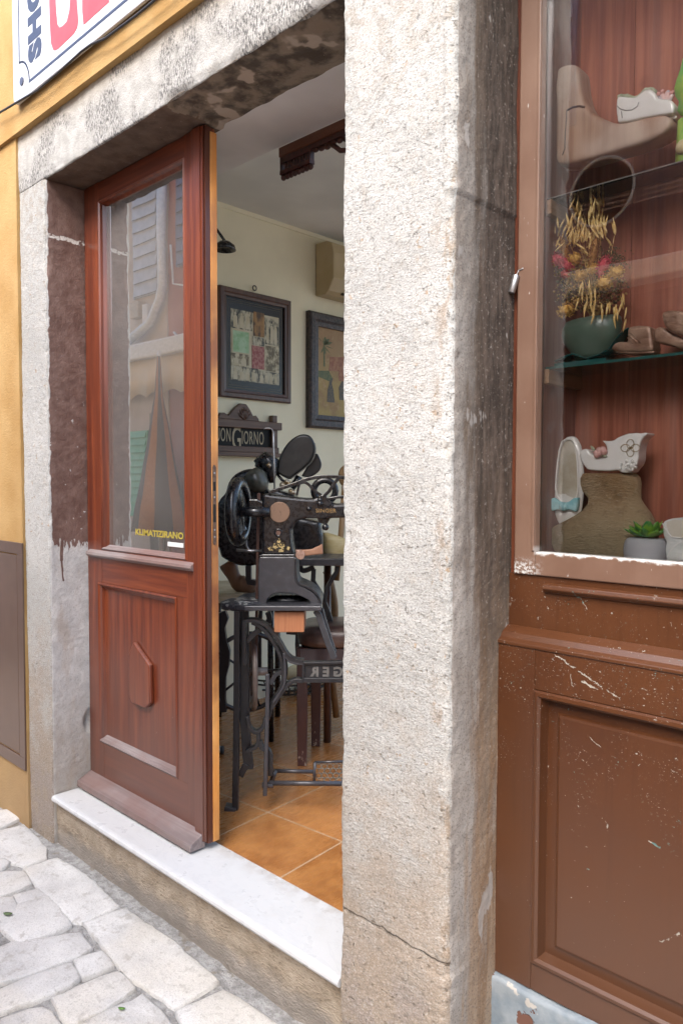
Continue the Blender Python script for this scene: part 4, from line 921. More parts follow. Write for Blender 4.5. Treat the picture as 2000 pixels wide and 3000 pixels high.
# white slipper leaning in the corner
pl = PL('Y', 1.772)
Z1 = thing('ceramic_slipper', 'white ceramic slipper with a turquoise bow leaning upright in the case corner', 'ornament', pl(1665, 1540))
off = lambda pts, k: [(1180+y/3.5636, 1560+a/3.5636, 1560+b/3.5636, k) for y, a, b in pts]
m = MB(); m.rows(pl, off(((350, 395, 410), (358, 355, 445), (385, 322, 470), (450, 292, 502), (540, 272, 522), (680, 258, 530), (850, 240, 533), (1000, 216, 525), (1080, 218, 515), (1160, 232, 500), (1230, 255, 470), (1285, 285, 430), (1310, 320, 390), (1318, 345, 365)), .42)); obj('slipper_body', m, ceram, Z1)
m = MB(); m.rows(pl, off(((392, 385, 420), (420, 345, 452), (500, 318, 474), (620, 300, 488), (760, 287, 492), (900, 278, 494), (970, 290, 482), (1015, 325, 440), (1030, 360, 400)), .16), off=-.0125); obj('insole', m, simple("dusty_cream_inside", (.42, .38, .29), .5, c2=(.56, .54, .47), nsc=18), Z1)
rim = off(((380, 380, 425), (410, 335, 460), (500, 308, 482), (620, 290, 496), (760, 278, 500), (900, 268, 502), (975, 282, 490), (1025, 325, 445)), 1)
loop = [(a, y) for y, a, b, k in rim] + [(1560+380/3.5636, 1180+1040/3.5636)] + [(b, y) for y, a, b, k in rim[::-1]]
m = MB(); m.tube([pl(x, y, -.0165) for x, y in loop+loop[:2]], .0022, 8); obj('slipper_rim', m, ceram, Z1)
m = plate(pl, CB([(222, 1005), (262, 988), (325, 1028), (370, 1040), (420, 1030), (470, 992), (514, 985), (512, 1060), (492, 1142), (430, 1112), (370, 1128), (305, 1112), (238, 1132)]), .018, -.026)
obj('bow', m, blue, Z1, remesh=.0022, smooth=12); m = MB(); m.ball(pl(1560+368/3.5636, 1180+1082/3.5636, -.024), Vector((.0125, 0, 0)), Vector((0, .009, 0)), Vector((0, 0, .0115)), 18, 12)
obj('bow_knot', m, blue, Z1)

# stone-brown old last used as a pedestal
old = NT("weathered_last", .92); n = old.noise(24, 5, .65); n2 = old.noise(7, 4); g = old.noise(160, 3, .7, stretch=(.4, 1, 1.6))
z = old.xyz()[2]
c = old.mix(old.rng(n2, .35, .65), (.30, .185, .085), (.44, .33, .20)); c = old.mix(old.mul(old.rng(n, .5, .7), .6), c, (.17, .11, .055)); c = old.mix(old.mul(old.rng(g, .55, .7), .5), c, (.52, .45, .33)); c = old.mix(old.mul(old.rng(z, 1.45, 1.34), .5), c, (.34, .33, .22)); old.col(c); old.bump(old.mth('ADD', n, old.mul(g, .8)), 1, .012); old = old.m
pl = PL('Y', 1.775)
W1 = thing('old_shoe_last', 'weathered brown shoe last with flat top used as a pedestal on the case floor', 'shoe last', pl(1730, 1615))
m = MB(); m.rows(pl, off(((738, 560, 1060), (745, 535, 1078), (790, 512, 1105), (850, 515, 1112), (920, 545, 1115), (1000, 585, 1128), (1060, 578, 1150), (1130, 520, 1195), (1200, 425, 1240), (1270, 310, 1275), (1340, 205, 1288), (1420, 190, 1292), (1500, 210, 1290), (1560, 235, 1280), (1590, 260, 1270)), .36), seg=40, sy=2.6)
for v in m.bm.verts: v.co += Vector((nz(v.co, 25), nz(v.co, 25, 3), nz(v.co, 25, 6)*.3))*.008
obj('last_body', m, old, W1)
m = MB(); m.rows(pl, off(((1375, 130, 200), (1400, 95, 230), (1470, 85, 240), (1530, 85, 235), (1560, 95, 230)), .8))
for v in m.bm.verts: v.co += Vector((nz(v.co, 50), nz(v.co, 50, 3), nz(v.co, 50, 6)))*.006
obj('dark_toe', m, simple("charred_wood", (.035, .026, .022), .9, c2=(.09, .07, .06), nsc=60, bump=1, bsc=90, bd=.004), W1)
# white ceramic boot on top of it
E1 = thing('ceramic_boot', 'white ceramic boot with upturned toe, gold clover and pink rose on the brown pedestal', 'ornament', pl(1785, 1385))
o6 = CB([(752, 392), (800, 402), (880, 398), (930, 362), (1000, 335), (1040, 320), (1080, 325), (1110, 313), (1160, 325), (1200, 312), (1240, 318), (1232, 338), (1190, 372), (1160, 420), (1145, 500), (1142, 600), (1120, 655), (1085, 690), (1060, 733), (990, 735), (945, 725), (930, 700), (850, 718), (700, 712), (610, 700), (565, 640), (535, 580), (532, 530), (550, 492), (585, 478), (618, 488), (640, 530), (690, 565), (760, 568), (800, 545), (815, 500), (805, 445), (775, 410)])
obj('boot_body', plate(PL('Y', 1.768), o6, .050, -.025), ceram, E1, remesh=.0024, smooth=24)
m = MB(); pf = PL('Y', 1.741)
for dx, dz in ((0, 1), (1, 0), (0, -1), (-1, 0)):
    c = pf(*CB([(1015+dx*52, 472-dz*42)])[0]); m.ring(c, Vector((1+.3*abs(dx), 0, 0)), Vector((0, 0, 1+.3*abs(dz))), .0085, .0007, 20, 5)
obj('clover', m, simple("gilt_line", (.34, .25, .11), .4, .5), E1)
m = MB()
for k in range(7):
    a = k*.9; c = pf(*CB([(710+38*math.cos(a), 515-26*math.sin(a*1.3))])[0], -.004); m.ball(c, .0085, seg=10, rows=8)
obj('rose', m, pinkg, E1)
m = MB(); m.ball(pf(*CB([(745, 552)])[0], -.003), Vector((.009, 0, -.002)), Vector((0, .003, 0)), Vector((0, 0, .003)), 10, 6); m.ball(pf(*CB([(620, 475)])[0], .002), Vector((.006, 0, -.006)), Vector((0, .003, 0)), Vector((.002, 0, .003)), 10, 6); obj('rose_leaf', m, greeng, E1)
m = MB()
for k in range(14):
    a = k*.75; r = .0015+.0011*k; m.ball(pf(*CB([(1010, 662)])[0], -.001) + Vector((r*math.cos(a)*1.5, 0, r*math.sin(a))), .0038, seg=8, rows=6)
obj('scroll', m, ceram, E1)
# succulent in a grey pot
pl = PL('Y', 1.722)
U1 = thing('potted_succulent', 'small green succulent in a rounded pale grey pot at the front of the case', 'plant', pl(1895, 1632))
m = MB(); m.rows(pl, off(((1412, 1020, 1360), (1420, 1000, 1378), (1455, 978, 1400), (1500, 968, 1412), (1560, 966, 1414), (1620, 972, 1408), (1640, 985, 1395)), 1.0), sy=2.2); obj('pot', m, simple("pale_grey_pot", (.40, .42, .46), .6, c2=(.46, .47, .50), nsc=8), U1)
sg = NT("succulent_leaf", .35); sg.col(sg.mix(sg.rng(sg.noise(40, 2), .3, .7), (.03, .22, .055), (.22, .42, .04))); sgm = sg.m
c = pl(1560+1195/3.5636, 1180+1405/3.5636)
rr = random.Random(5)
for lay, (n_, el, L_, w_) in enumerate(((9, 12, .055, .014), (8, 32, .048, .013), (5, 62, .036, .011))):
    for k in range(n_):
        a = 2*math.pi*k/n_ + lay*.37 + rr.uniform(-.1, .1); e = R(el + rr.uniform(-5, 6)); m = MB()
        h = Vector((math.cos(a), math.sin(a), 0)); d = h*math.cos(e) + ZUP*math.sin(e); s = h.cross(ZUP).normalized(); nn = s.cross(d)
        rings = []
        for t, kk in ((0, .35), (.2, .7), (.5, 1), (.72, .85), (.9, .4), (1, .05)): rings.append([c + d*L_*t + nn*(.012*t*t) + s*math.cos(b)*w_*kk + nn*math.sin(b)*.0042*kk for b in [i*math.pi/4 for i in range(8)]])
        m.loft(rings); obj('leaf', m, sgm, U1)
# white canvas-like ceramic baby shoe
pl = PL('Y', 1.726)
X1 = thing('white_baby_shoe', 'white crinkled baby shoe with open collar beside the potted succulent', 'shoe', pl(1995, 1640))
o7 = CE([(1110, 480), (1180, 420), (1350, 368), (1568, 350), (1900, 380), (2150, 500), (2250, 800), (2350, 1200), (2350, 1560), (2000, 1600), (1500, 1600), (1200, 1590), (1190, 1400), (1165, 1200), (1220, 1030), (1130, 900), (1105, 700)])
obj('shoe_body', plate(pl, o7, .060, -.030), simple("white_crinkled_leather", (.70, .73, .73), .45, c2=(.58, .62, .62), nsc=22, bump=.8, bsc=38, bd=.004, st=(1, 1, 2)), X1, remesh=.0028, smooth=26)
m = MB(); m.prism([pl(x, y, -.0312) for x, y in CE([(1235, 470), (1400, 420), (1568, 410), (1900, 440), (2050, 560), (2050, 800), (1900, 900), (1568, 905), (1400, 885), (1310, 760), (1240, 600)])], Vector((0, .002, 0))); obj('shoe_lining', m, cerb, X1, bevel=.0008)
m = line(pl, CE([(1130, 500), (1200, 650), (1300, 800), (1400, 895), (1700, 920)]), .0016, -.032); join(m, line(pl, CE([(1250, 1560), (1260, 1440), (1380, 1250), (1540, 1090), (1700, 1000)]), .0008, -.0312)); obj('piping', m, ceram, X1)
# ---------------------------------------------------------------- inside the workshop: on the side wall
WX = -3.5
wl = PL('X', WX+.004)
def wbox(x0, y0, x1, y1, t0, t1, pl=wl):
    """box on the side wall, measured from two corners seen in the photo; t0..t1 = distance out from the wall"""
    a, b = pl(x0, y0), pl(x1, y1); m = MB(); m.box(WX+t0, WX+t1, min(a.y, b.y), max(a.y, b.y), min(a.z, b.z), max(a.z, b.z)); return m
def wframe(y0, y1, z0, z1, w, t0, t1, lip=.006):
    m = MB(); m.sm = False
    pr = [(0, t0), (0, t1-lip), (lip, t1), (w*.55, t1), (w*.7, t1-lip), (w, t1-lip*1.4), (w, t0)]
    rings = [[Vector((WX+x, y0+a, z0+a)), Vector((WX+x, y1-a, z0+a)), Vector((WX+x, y1-a, z1-a)), Vector((WX+x, y0+a, z1-a))] for a, x in pr]
    m.loft(rings, caps=False); return m
dwood = wood("dark_frame_wood", (.055, .020, .012), (.10, .042, .026), 'Z', .4, .3); sepia = simple("sepia_paper", (.46, .40, .26), .5, c2=(.55, .50, .36), nsc=14)
F = thing('framed_photographs', 'dark wooden frame holding a collage of old family photographs on the cream wall', 'picture frame', (WX, 2.89, 1.98))
a, b = wl(637, 838), wl(846, 1183); ya, yb, za, zb = a.y, b.y, wl(846, 1183).z, wl(640, 836).z
obj('frame', wframe(ya, yb, za, zb, .048, .002, .030), dwood, F)
m = MB(); m.box(WX+.003, WX+.010, ya+.047, yb-.047, za+.047, zb-.047); obj('mount', m, simple("black_mount", (.008, .008, .010), .25), F)
m = MB()
for k, w in ((.062, .0015), (.075, .001)):
    for q in ((ya+k, yb-k, za+k, za+k+w), (ya+k, yb-k, zb-k-w, zb-k)): m.box(WX+.010, WX+.0106, q[0], q[1], q[2], q[3])
    for y in (ya+k, yb-k-w): m.box(WX+.0101, WX+.0107, y, y+w, za+k, zb-k)
obj('gilt_line', m, simple("faint_gilt", (.14, .10, .04), .5), F)
iy0, iy1, iz0, iz1 = ya+.088, yb-.088, za+.105, zb-.115
photo_g = NT("grey_photograph", .4); k = photo_g.noise(30, 4, .6, stretch=(1, 1, .6)); photo_g.col(photo_g.mix(photo_g.rng(k, .40, .62), (.035, .035, .028), (.50, .46, .33))); photo_g = photo_g.m
photo_s = NT("sepia_photograph", .4); k = photo_s.noise(34, 4, .6, stretch=(1, 1, .7)); photo_s.col(photo_s.mix(photo_s.rng(k, .40, .62), (.13, .10, .05), (.58, .52, .36))); photo_s = photo_s.m
photo_b = NT("brown_portrait", .4); k = photo_b.noise(26, 4, .6, stretch=(1, 1, .4)); photo_b.col(photo_b.mix(photo_b.rng(k, .40, .62), (.07, .035, .012), (.34, .18, .055))); photo_b = photo_b.m
photo_r = simple("red_card", (.25, .055, .055), .5, c2=(.42, .20, .17), nsc=60); photo_gn = simple("green_card", (.22, .42, .20), .5, c2=(.40, .56, .38), nsc=22)
u = lambda t: iy0+(iy1-iy0)*t
v_ = lambda t: iz1-(iz1-iz0)*t
m = MB(); m.box(WX+.0095, WX+.0112, iy0, iy1, iz0, iz1); obj('backing_paper', m, sepia, F)
rs = random.Random(9)
def photo(t0, s0, t1, s1, mt, lay, border=.0, figs=0, dark=True):
    m = MB(); x = WX+.0112+.0006*lay; e = .003
    m.box(x, x+.0005, u(t0), u(t1), v_(s1), v_(s0))
    if border:
        m.mi = 1; m.box(x-.0001, x+.0003, u(t0)-border, u(t1)+border, v_(s1)-border, v_(s0)+border); m.mi = 0
    if figs:
        m.mi = 1
        for i in range(figs):
            c = t0+(t1-t0)*(i+.7)/(figs+.4); h = (s1-s0)
            sx = u(c); w = (u(t1)-u(t0))/(figs+.4)*.34; zt = v_(s0+h*(.26+.08*rs.random())); zb_ = v_(s1-.06*h)
            m.prism([Vector((x+.0005, sx-w, zb_)), Vector((x+.0005, sx+w, zb_)), Vector((x+.0005, sx+w*.9, zt-.01)), Vector((x+.0005, sx+w*.4, zt)), Vector((x+.0005, sx-w*.4, zt)), Vector((x+.0005, sx-w*.9, zt-.01))], Vector((.0004, 0, 0)))
            m.disc(Vector((x+.0005, sx, zt+w*.55)), Vector((0, 1, 0)), ZUP, w*.5, Vector((.0004, 0, 0)), 10)
    obj('photograph', m, [mt, sepia], F)
photo(0, 0, .43, .27, photo_g, 1, 0, 3); photo(.45, -.02, .68, .33, photo_b, 2); photo(.69, .03, .99, .42, photo_g, 1, 0, 3)
photo(.04, .30, .36, .60, photo_gn, 3, .006); photo(.43, .34, .68, .46, photo_g, 3); photo(.42, .47, .68, .80, photo_r, 2); photo(.70, .44, 1, .81, photo_s, 2)
photo(0, .62, .36, .80, photo_s, 2, 0, 2); photo(0, .80, .55, 1, photo_g, 1, 0, 4); photo(.55, .82, 1, .995, photo_g, 2, 0, 4)
c = wl(742, 845); m = MB(); m.ring(c+Vector((.012, 0, .0)), Vector((0, 1, 0)), ZUP, .014, .0035, 20, 6); obj('hanging_ring', m, M['iron'], F)
# painting in a black frame
F = thing('framed_painting', 'yellowish painting of palm and figures in a heavy black carved frame near the pillar', 'painting', (WX, 3.7, 1.83))
a, b = wl(890, 1252), wl(903, 912); ya, yb, za, zb = (a.y+b.y)/2, (a.y+b.y)/2+.72, a.z, b.z
obj('frame', wframe(ya, yb, za, zb, .085, .002, .045, .012), simple("black_carved_frame", (.022, .018, .020), .4, c2=(.07, .05, .045), nsc=60, bump=1, bsc=70, bd=.004), F)
t = NT("old_oil_painting", .45); n = t.noise(9, 4); z = t.xyz()[2]; c = t.mix(t.rng(z, za+.15, zb-.12), (.36, .25, .055), (.33, .20, .085)); c = t.mix(t.mul(t.rng(n, .45, .68), .6), c, (.22, .10, .04)); c = t.mix(t.mul(t.rng(t.noise(30, 4), .55, .7), .5), c, (.45, .30, .13)); t.col(c)
m = MB(); m.box(WX+.003, WX+.012, ya+.083, yb-.083, za+.083, zb-.083)
cy, cz, cw, ch = ya+.085, za+.085, yb-ya-.17, zb-za-.17
def blob(pts, mi, k):
    m.mi = mi; m.prism([Vector((WX+.012+.0003*k, cy+cw*a_, cz+ch*b_)) for a_, b_ in pts], Vector((.0003, 0, 0)))
for a_ in (-40, -15, 10, 35, 60, 100, 140, 170, 200): 
    c0 = (.12, .80); d = (math.sin(R(a_))*.16, math.cos(R(a_))*.13); blob([(c0[0], c0[1]), (c0[0]+d[0]*.5-.015, c0[1]+d[1]*.6+.01), (c0[0]+d[0], c0[1]+d[1]*.8), (c0[0]+d[0]*.5+.02, c0[1]+d[1]*.4-.01)], 1, 1)
blob([(.11, .56), (.14, .56), (.13, .80), (.11, .80)], 1, 2); blob([(0, .50), (.20, .52), (.26, .44), (.2, .40), (0, .44)], 1, 3); blob([(.2, .52), (.6, .54), (.6, .72), (.22, .68)], 2, 1)
blob([(.17, .16), (.30, .16), (.28, .30), (.25, .38), (.27, .44), (.22, .45), (.21, .38), (.18, .30)], 3, 2); blob([(.38, .20), (.50, .20), (.50, .36), (.46, .42), (.48, .50), (.43, .50), (.42, .42), (.37, .34)], 3, 3); blob([(.36, .42), (.52, .42), (.50, .60), (.44, .66), (.38, .6)], 2, 4); m.mi = 0
obj('canvas', m, [t.m, simple("painted_green", (.075, .10, .035), .5, c2=(.13, .14, .05), nsc=60), simple("painted_red_brown", (.26, .095, .045), .5, c2=(.36, .17, .08), nsc=50), simple("painted_dark", (.05, .05, .04), .5, c2=(.12, .09, .05), nsc=80)], F)
# air conditioner
A = thing('air_conditioner', 'yellowed wall air conditioner high on the cream wall beside the pillar', 'air conditioner', (WX, 3.7, 2.68))
acm = simple("yellowed_plastic", (.46, .36, .20), .45, c2=(.52, .42, .25), nsc=4); a, b = wl(917, 712), wl(917, 862); ya, za, zb = a.y+.02, b.z-.01, a.z
m = MB(); m.prism([Vector((WX+x, ya, z)) for x, z in ((.004, zb), (.10, zb), (.15, zb-.02), (.165, zb-.08), (.165, za+.09), (.12, za+.02), (.09, za), (.004, za))], Vector((0, .80, 0))); obj('casing', m, acm, A, bevel=.008, bseg=3)
m = MB(); m.box(WX+.155, WX+.172, ya+.14, ya+.78, za+.10, zb-.05); obj('front_panel', m, simple("yellowed_panel", (.50, .39, .19), .4), A, bevel=.004)
m = MB(); m.box(WX+.160, WX+.1735, ya+.18, ya+.76, za+.125, zb-.075); obj('grille', m, simple("brown_grille", (.24, .17, .09), .5), A, bevel=.003)
m = MB(); m.box(WX+.0965, WX+.13, ya+.12, ya+.78, za+.012, za+.022); obj('vent', m, simple("vent_gap", (.06, .045, .02), .6), A)
# greeting board
G = thing('greeting_board', 'carved wooden board with black panel reading BUON GIORNO on the cream wall', 'sign', (WX, 2.7, 1.66))
def wp(x, y, t): p = wl(x, y); return Vector((WX+t, p.y, p.z))
cw_ = wood("carved_walnut", (.075, .034, .020), (.13, .068, .042), 'Y', .5, .15)
zt, zb, yr = wl(808, 1240).z, wl(800, 1312).z, wl(788, 1280).y
y0_ = yr-.86
m = MB(); m.box(WX+.004, WX+.018, y0_, yr+.0, zb-.01, zt-.02); obj('black_panel', m, simple("black_glass_panel", (.006, .006, .006), .5, spec=.2), G)
m = MB(); m.box(WX+.004, WX+.045, y0_-.05, yr+.07, zt-.045, zt); obj('top_rail', m, cw_, G, bevel=.003)
m = MB(); m.box(WX+.004, WX+.040, y0_-.05, yr+.05, zb-.035, zb+.0); m.box(WX+.004, WX+.055, y0_-.06, yr+.075, zb-.060, zb-.0352); obj('bottom_rail', m, cw_, G, bevel=.003)
for y in (yr-.003, y0_-.03): m = MB(); m.box(WX+.004, WX+.036, y, y+.045, zb+.0003, zt-.0453); obj('side_post', m, cw_, G, bevel=.003)
m = MB(); m.box(WX+.004, WX+.040, yr+.0, yr+.035, zt+.0003, zt+.042); obj('post_block', m, cw_, G, bevel=.002)
cr = [(115, 1648-1500), (140, 1600-1500), (180, 100), (215, 130), (240, 105), (285, 50), (340, 5), (400, 15), (440, 75), (470, 135), (500, 130), (525, 165)]
base = zt; pp = [wl(600+x/3.484, 750+(y+1500)/3.484) for x, y in cr]
m = MB(); m.prism([Vector((WX+.006, p.y, max(p.z, base+.004))) for p in pp] + [Vector((WX+.006, pp[-1].y+.005, base+.0003)), Vector((WX+.006, pp[0].y, base+.0003))], Vector((.022, 0, 0))); obj('crest', m, cw_, G, bevel=.004)
m = MB(); cc = Vector((WX+.028, (pp[5].y+pp[8].y)/2+.01, base+.004))
for k in range(7):
    a_ = R(-60+20*k); m.tube([cc, cc+Vector((.002, math.sin(a_)*.03, math.cos(a_)*.04)), cc+Vector((-.004, math.sin(a_)*.055, math.cos(a_)*.075))], [.004, .008, .004], 8)
obj('shell_carving', m, cw_, G)
lt = simple("faded_gilt_lettering", (.40, .33, .21), .5)
ye = wl(768, 1290).y; zbase = wl(760, 1303).z; hh = wl(760, 1265).z - zbase
tm = text_mb("IORNO", hh/.70, Vector((0, 0, 0)), Vector((1, 0, 0)), ZUP, .0004, space=1.1)
wq = max(v.co.x for v in tm.bm.verts); ys = wl(703, 1290).y
for v in tm.bm.verts: v.co = Vector((WX+.0186-v.co.y, ys+(ye-ys)*v.co.x/wq, zbase+v.co.z))
obj('lettering', tm, lt, G)
tm = text_mb("G", hh*1.75/.70, Vector((0, 0, 0)), Vector((1, 0, 0)), ZUP, .0004, bold=.002); wq = max(v.co.x for v in tm.bm.verts); y1_, y2_ = wl(674, 1290).y, wl(701, 1290).y
for v in tm.bm.verts: v.co = Vector((WX+.0187-v.co.y, y1_+(y2_-y1_)*v.co.x/wq, zbase-hh*.45+v.co.z))
obj('lettering', tm, lt, G)
tm = text_mb("BUON", hh/.70, Vector((0, 0, 0)), Vector((1, 0, 0)), ZUP, .0004, space=1.1); wq = max(v.co.x for v in tm.bm.verts); y2_ = wl(671, 1285).y; y1_ = y2_-(ye-ys)*.80
for v in tm.bm.verts: v.co = Vector((WX+.0186-v.co.y, y1_+(y2_-y1_)*v.co.x/wq, zbase+.01+v.co.z))
obj('lettering', tm, lt, G)
# small dark wall lamp peeping past the door edge
m = MB(); p = wl(628, 722); m.lathe(Vector((WX+.10, p.y-.0, p.z-.03)), [(.015, .04), (.03, .035), (.055, .015), (.062, -.01), (.056, -.012), (.045, .008)], 24); m.tube([Vector((WX, p.y-.06, p.z+.10)), Vector((WX+.06, p.y-.03, p.z+.08)), Vector((WX+.10, p.y, p.z+.01))], .008, 8)
tag(obj('wall_lamp', m, M['black']), 'small unlit black wall lamp showing just past the door edge', 'lamp')
# carved wooden valance hanging at the edge of the opening
VV = thing('carved_valance', 'carved dark wooden fretwork bracket fixed under the white soffit edge', 'bracket', (-1.95, 1.93, 2.69))
pv = PL('Y', 1.925); vw = wood("valance_wood", (.10, .030, .014), (.19, .075, .034), 'X', .45, .2); vd = simple("dark_fretwork", (.030, .010, .008), .5, c2=(.075, .022, .016), nsc=60)
CV = crop(820, 340, 7.127)
a, b = pv(*CV([(45, 700)])[0]), pv(*CV([(1290, 110)])[0]); zt_ = 2.745
m = MB(); m.box(a.x, -1.60, 1.907, 1.938, zt_-.036, zt_); obj('bracket_rail', m, vw, VV, bevel=.003)
m = MB(); zl = zt_-.0363
xr_ = a.x+.165; n_ = 9
m.box(a.x+.002, xr_, 1.912, 1.934, zl-.022, zl); m.box(a.x+.002, xr_, 1.911, 1.935, zl-.064, zl-.050); m.box(a.x+.002, a.x+.010, 1.9125, 1.9335, zl-.0498, zl-.0222); m.box(xr_-.008, xr_, 1.9125, 1.9335, zl-.0498, zl-.0222)
for k in range(1, n_):
    x = a.x+.010+(xr_-a.x-.020)*k/n_; m.ball((x, 1.923, zl-.036), Vector((.006, 0, 0)), Vector((0, .008, 0)), Vector((0, 0, .017)), 10, 8)
for k in range(8):
    x = a.x+.012+(xr_-a.x-.02)*k/7; m.ball((x, 1.923, zl-.072), Vector((.013, 0, 0)), Vector((0, .009, 0)), Vector((0, 0, .012)), 10, 8)
m.box(xr_+.0, -1.60, 1.912, 1.934, zl-.018, zl-.0002)
for k in range(10): m.ball((xr_+.02+.03*k, 1.923, zl-.02-.004*(k % 3)), Vector((.016, 0, 0)), Vector((0, .009, 0)), Vector((0, 0, .010)), 8, 6)
m.tube([Vector((-1.93, 1.923, zl-.01)), Vector((-1.89, 1.923, zl-.035)), Vector((-1.86, 1.923, zl-.06)), Vector((-1.82, 1.923, zl-.07))], .009, 8)
obj('fretwork', m, vd, VV)

# ---------------------------------------------------------------- treadle sewing machine in the doorway
D0 = 2.98; FZ = .170
C4 = crop(620, 1340, 4.0205); C5 = crop(620, 1700, 4.0205); C6 = crop(620, 2050, 4.0205)
def bar(pts, r, D, seg=8): m = MB(); pl = PL('D', D); m.tube([pl(x, y) for x, y in pts], r, seg); return m
T = thing('sewing_machine', 'black cast iron treadle sewing machine standing on its lattice stand in the doorway', 'sewing machine', Vector((*PL('D', D0+.15)(800, 2375).xy, FZ)))
I, IG, BK = M['iron'], M['irongrey'], M['black']
p1 = PL('D', D0); p2 = PL('D', D0+.06)
def flat(pts, w, D, t, mt, name, par=None, bev=.002):
    """cast rib: ribbon of width w (photo px) swept along photo points, t thick"""
    w *= 1.35; pl = PL('D', D); m = MB(); L_ = []; Rr = []
    for i, (x, y) in enumerate(pts):
        a, b = pts[max(i-1, 0)], pts[min(i+1, len(pts)-1)]; dx, dy = b[0]-a[0], b[1]-a[1]; k = math.hypot(dx, dy); L_.append((x-dy/k*w/2, y+dx/k*w/2)); Rr.append((x+dy/k*w/2, y-dx/k*w/2))
    m.sm = False; rings = [[pl(*l), pl(*r), pl(*r)+FH*t, pl(*l)+FH*t] for l, r in zip(L_, Rr)]
    m.loft(rings); return obj(name, m, mt, par or T, bevel=bev)
# stand
zf = p1(688, 2375).z
flat([(694, 1790), (693, 1950), (692, 2100), (690, 2250), (688, 2378)], 13, D0, .030, I, 'leg'); flat([(657, 2371), (690, 2376)], 9, D0-.01, .05, IG, 'foot')
flat([(714, 1790), (714, 1950), (716, 2100), (722, 2200), (728, 2255)], 20, D0+.05, .035, I, 'leg'); flat([(722, 2240), (712, 2258), (703, 2275)], 14, D0+.045, .03, I, 'foot')
fz_leg = [(709, 2170), (706, 2240), (702, 2270)]
S_ = C5; bez = lambda pts, n=5: [tuple(Vector((*pts[max(0, i-1)], 0)).lerp(Vector((*pts[i], 0)), 0)[:2]) for i in range(len(pts))]
def smooth_path(pts, n=6):
    out = []
    for i in range(len(pts)-1):
        p0, p1_, p2_, p3 = pts[max(i-1, 0)], pts[i], pts[i+1], pts[min(i+2, len(pts)-1)]
        for k in range(n):
            t = k/n; out.append(tuple(.5*((2*p1_[j]) + (-p0[j]+p2_[j])*t + (2*p0[j]-5*p1_[j]+4*p2_[j]-p3[j])*t*t + (-p0[j]+3*p1_[j]-3*p2_[j]+p3[j])*t**3) for j in (0, 1)))
    out.append(pts[-1]); return out
sp = smooth_path
flat(sp(S_([(385, 1000), (384, 700), (384, 520), (400, 485), (500, 482), (610, 520), (720, 620), (810, 760), (880, 880), (960, 945), (1080, 965)])), 7, D0-.008, .05, I, 'side_frame')
flat(sp(S_([(470, 500), (560, 545), (660, 640), (740, 760), (800, 880), (830, 1010), (840, 1150), (800, 1290), (740, 1400), (690, 1500)]) + C6([(680, 190), (640, 260), (615, 330)])), 8, D0+.004, .03, I, 'side_frame')
flat(sp(S_([(850, 860), (860, 1000), (862, 1130), (850, 1240), (790, 1340), (720, 1450)])), 5, D0-.010, .03, IG, 'side_frame')
flat(sp(S_([(870, 880), (905, 950), (1000, 985), (1075, 985)])), 5, D0-.008, .03, IG, 'side_frame')
flat(sp(S_([(1070, 1195), (1000, 1185), (920, 1215), (850, 1290), (770, 1400), (700, 1520)])), 9, D0-.004, .035, I, 'side_frame')
flat(sp(S_([(405, 740), (470, 660), (560, 590), (640, 540)])), 11, D0+.03, .02, I, 'side_frame')
flat(sp(C6([(420, 200), (440, 320), (500, 385), (560, 375), (610, 310), (630, 220)])), 8, D0, .03, I, 'side_frame')
flat(sp(C6([(545, 380), (548, 480), (520, 560), (440, 600), (400, 625)])), 8, D0+.005, .03, I, 'side_frame'); flat(sp(C6([(560, 500), (590, 570), (660, 610), (690, 680), (690, 800), (690, 900)])), 10, D0+.01, .03, I, 'side_frame')
# cross brace with cast lettering, seen from behind
X_ = S_([(1075, 965), (1075, 1205)]); pb = PL('D', D0-.006)
m = MB(); xr2 = 1075
m.prism([pb(x, y) for x, y in ((X_[0][0], X_[0][1]), (xr2, X_[0][1]-3), (xr2, X_[0][1]+6), (X_[0][0], X_[0][1]+7))], FH*.03); m.prism([pb(x, y) for x, y in ((X_[0][0], X_[1][1]-13), (xr2, X_[1][1]-12), (xr2, X_[1][1]), (X_[0][0], X_[1][1]+1))], FH*.03)
pq = PL('D', D0+.006); m.prism([pq(x, y) for x, y in ((X_[0][0], X_[0][1]+6.5), (xr2, X_[0][1]+5.5), (xr2, X_[1][1]-12), (X_[0][0], X_[1][1]-12.5))], FH*.012); m.prism([pb(x, y, -.001) for x, y in ((X_[0][0]-3, X_[0][1]), (X_[0][0]+4, X_[0][1]), (X_[0][0]+4, X_[1][1]), (X_[0][0]-3, X_[1][1]))], FH*.034)
cb = obj('cross_brace', m, I, T, bevel=.0015)
pt = PL('D', D0+.0052); q0, q1 = pt(*S_([(1155, 1130)])[0]), pt(*S_([(1155, 1020)])[0]); k = (q1.z-q0.z)/.70
tm = text_mb("SINGER", k, q0, rt0, ZUP, .0012, bold=.0022, space=1.55, sx=1.0, mirror=True); obj('cast_lettering', tm, simple("worn_casting", (.13, .125, .12), .5), cb)
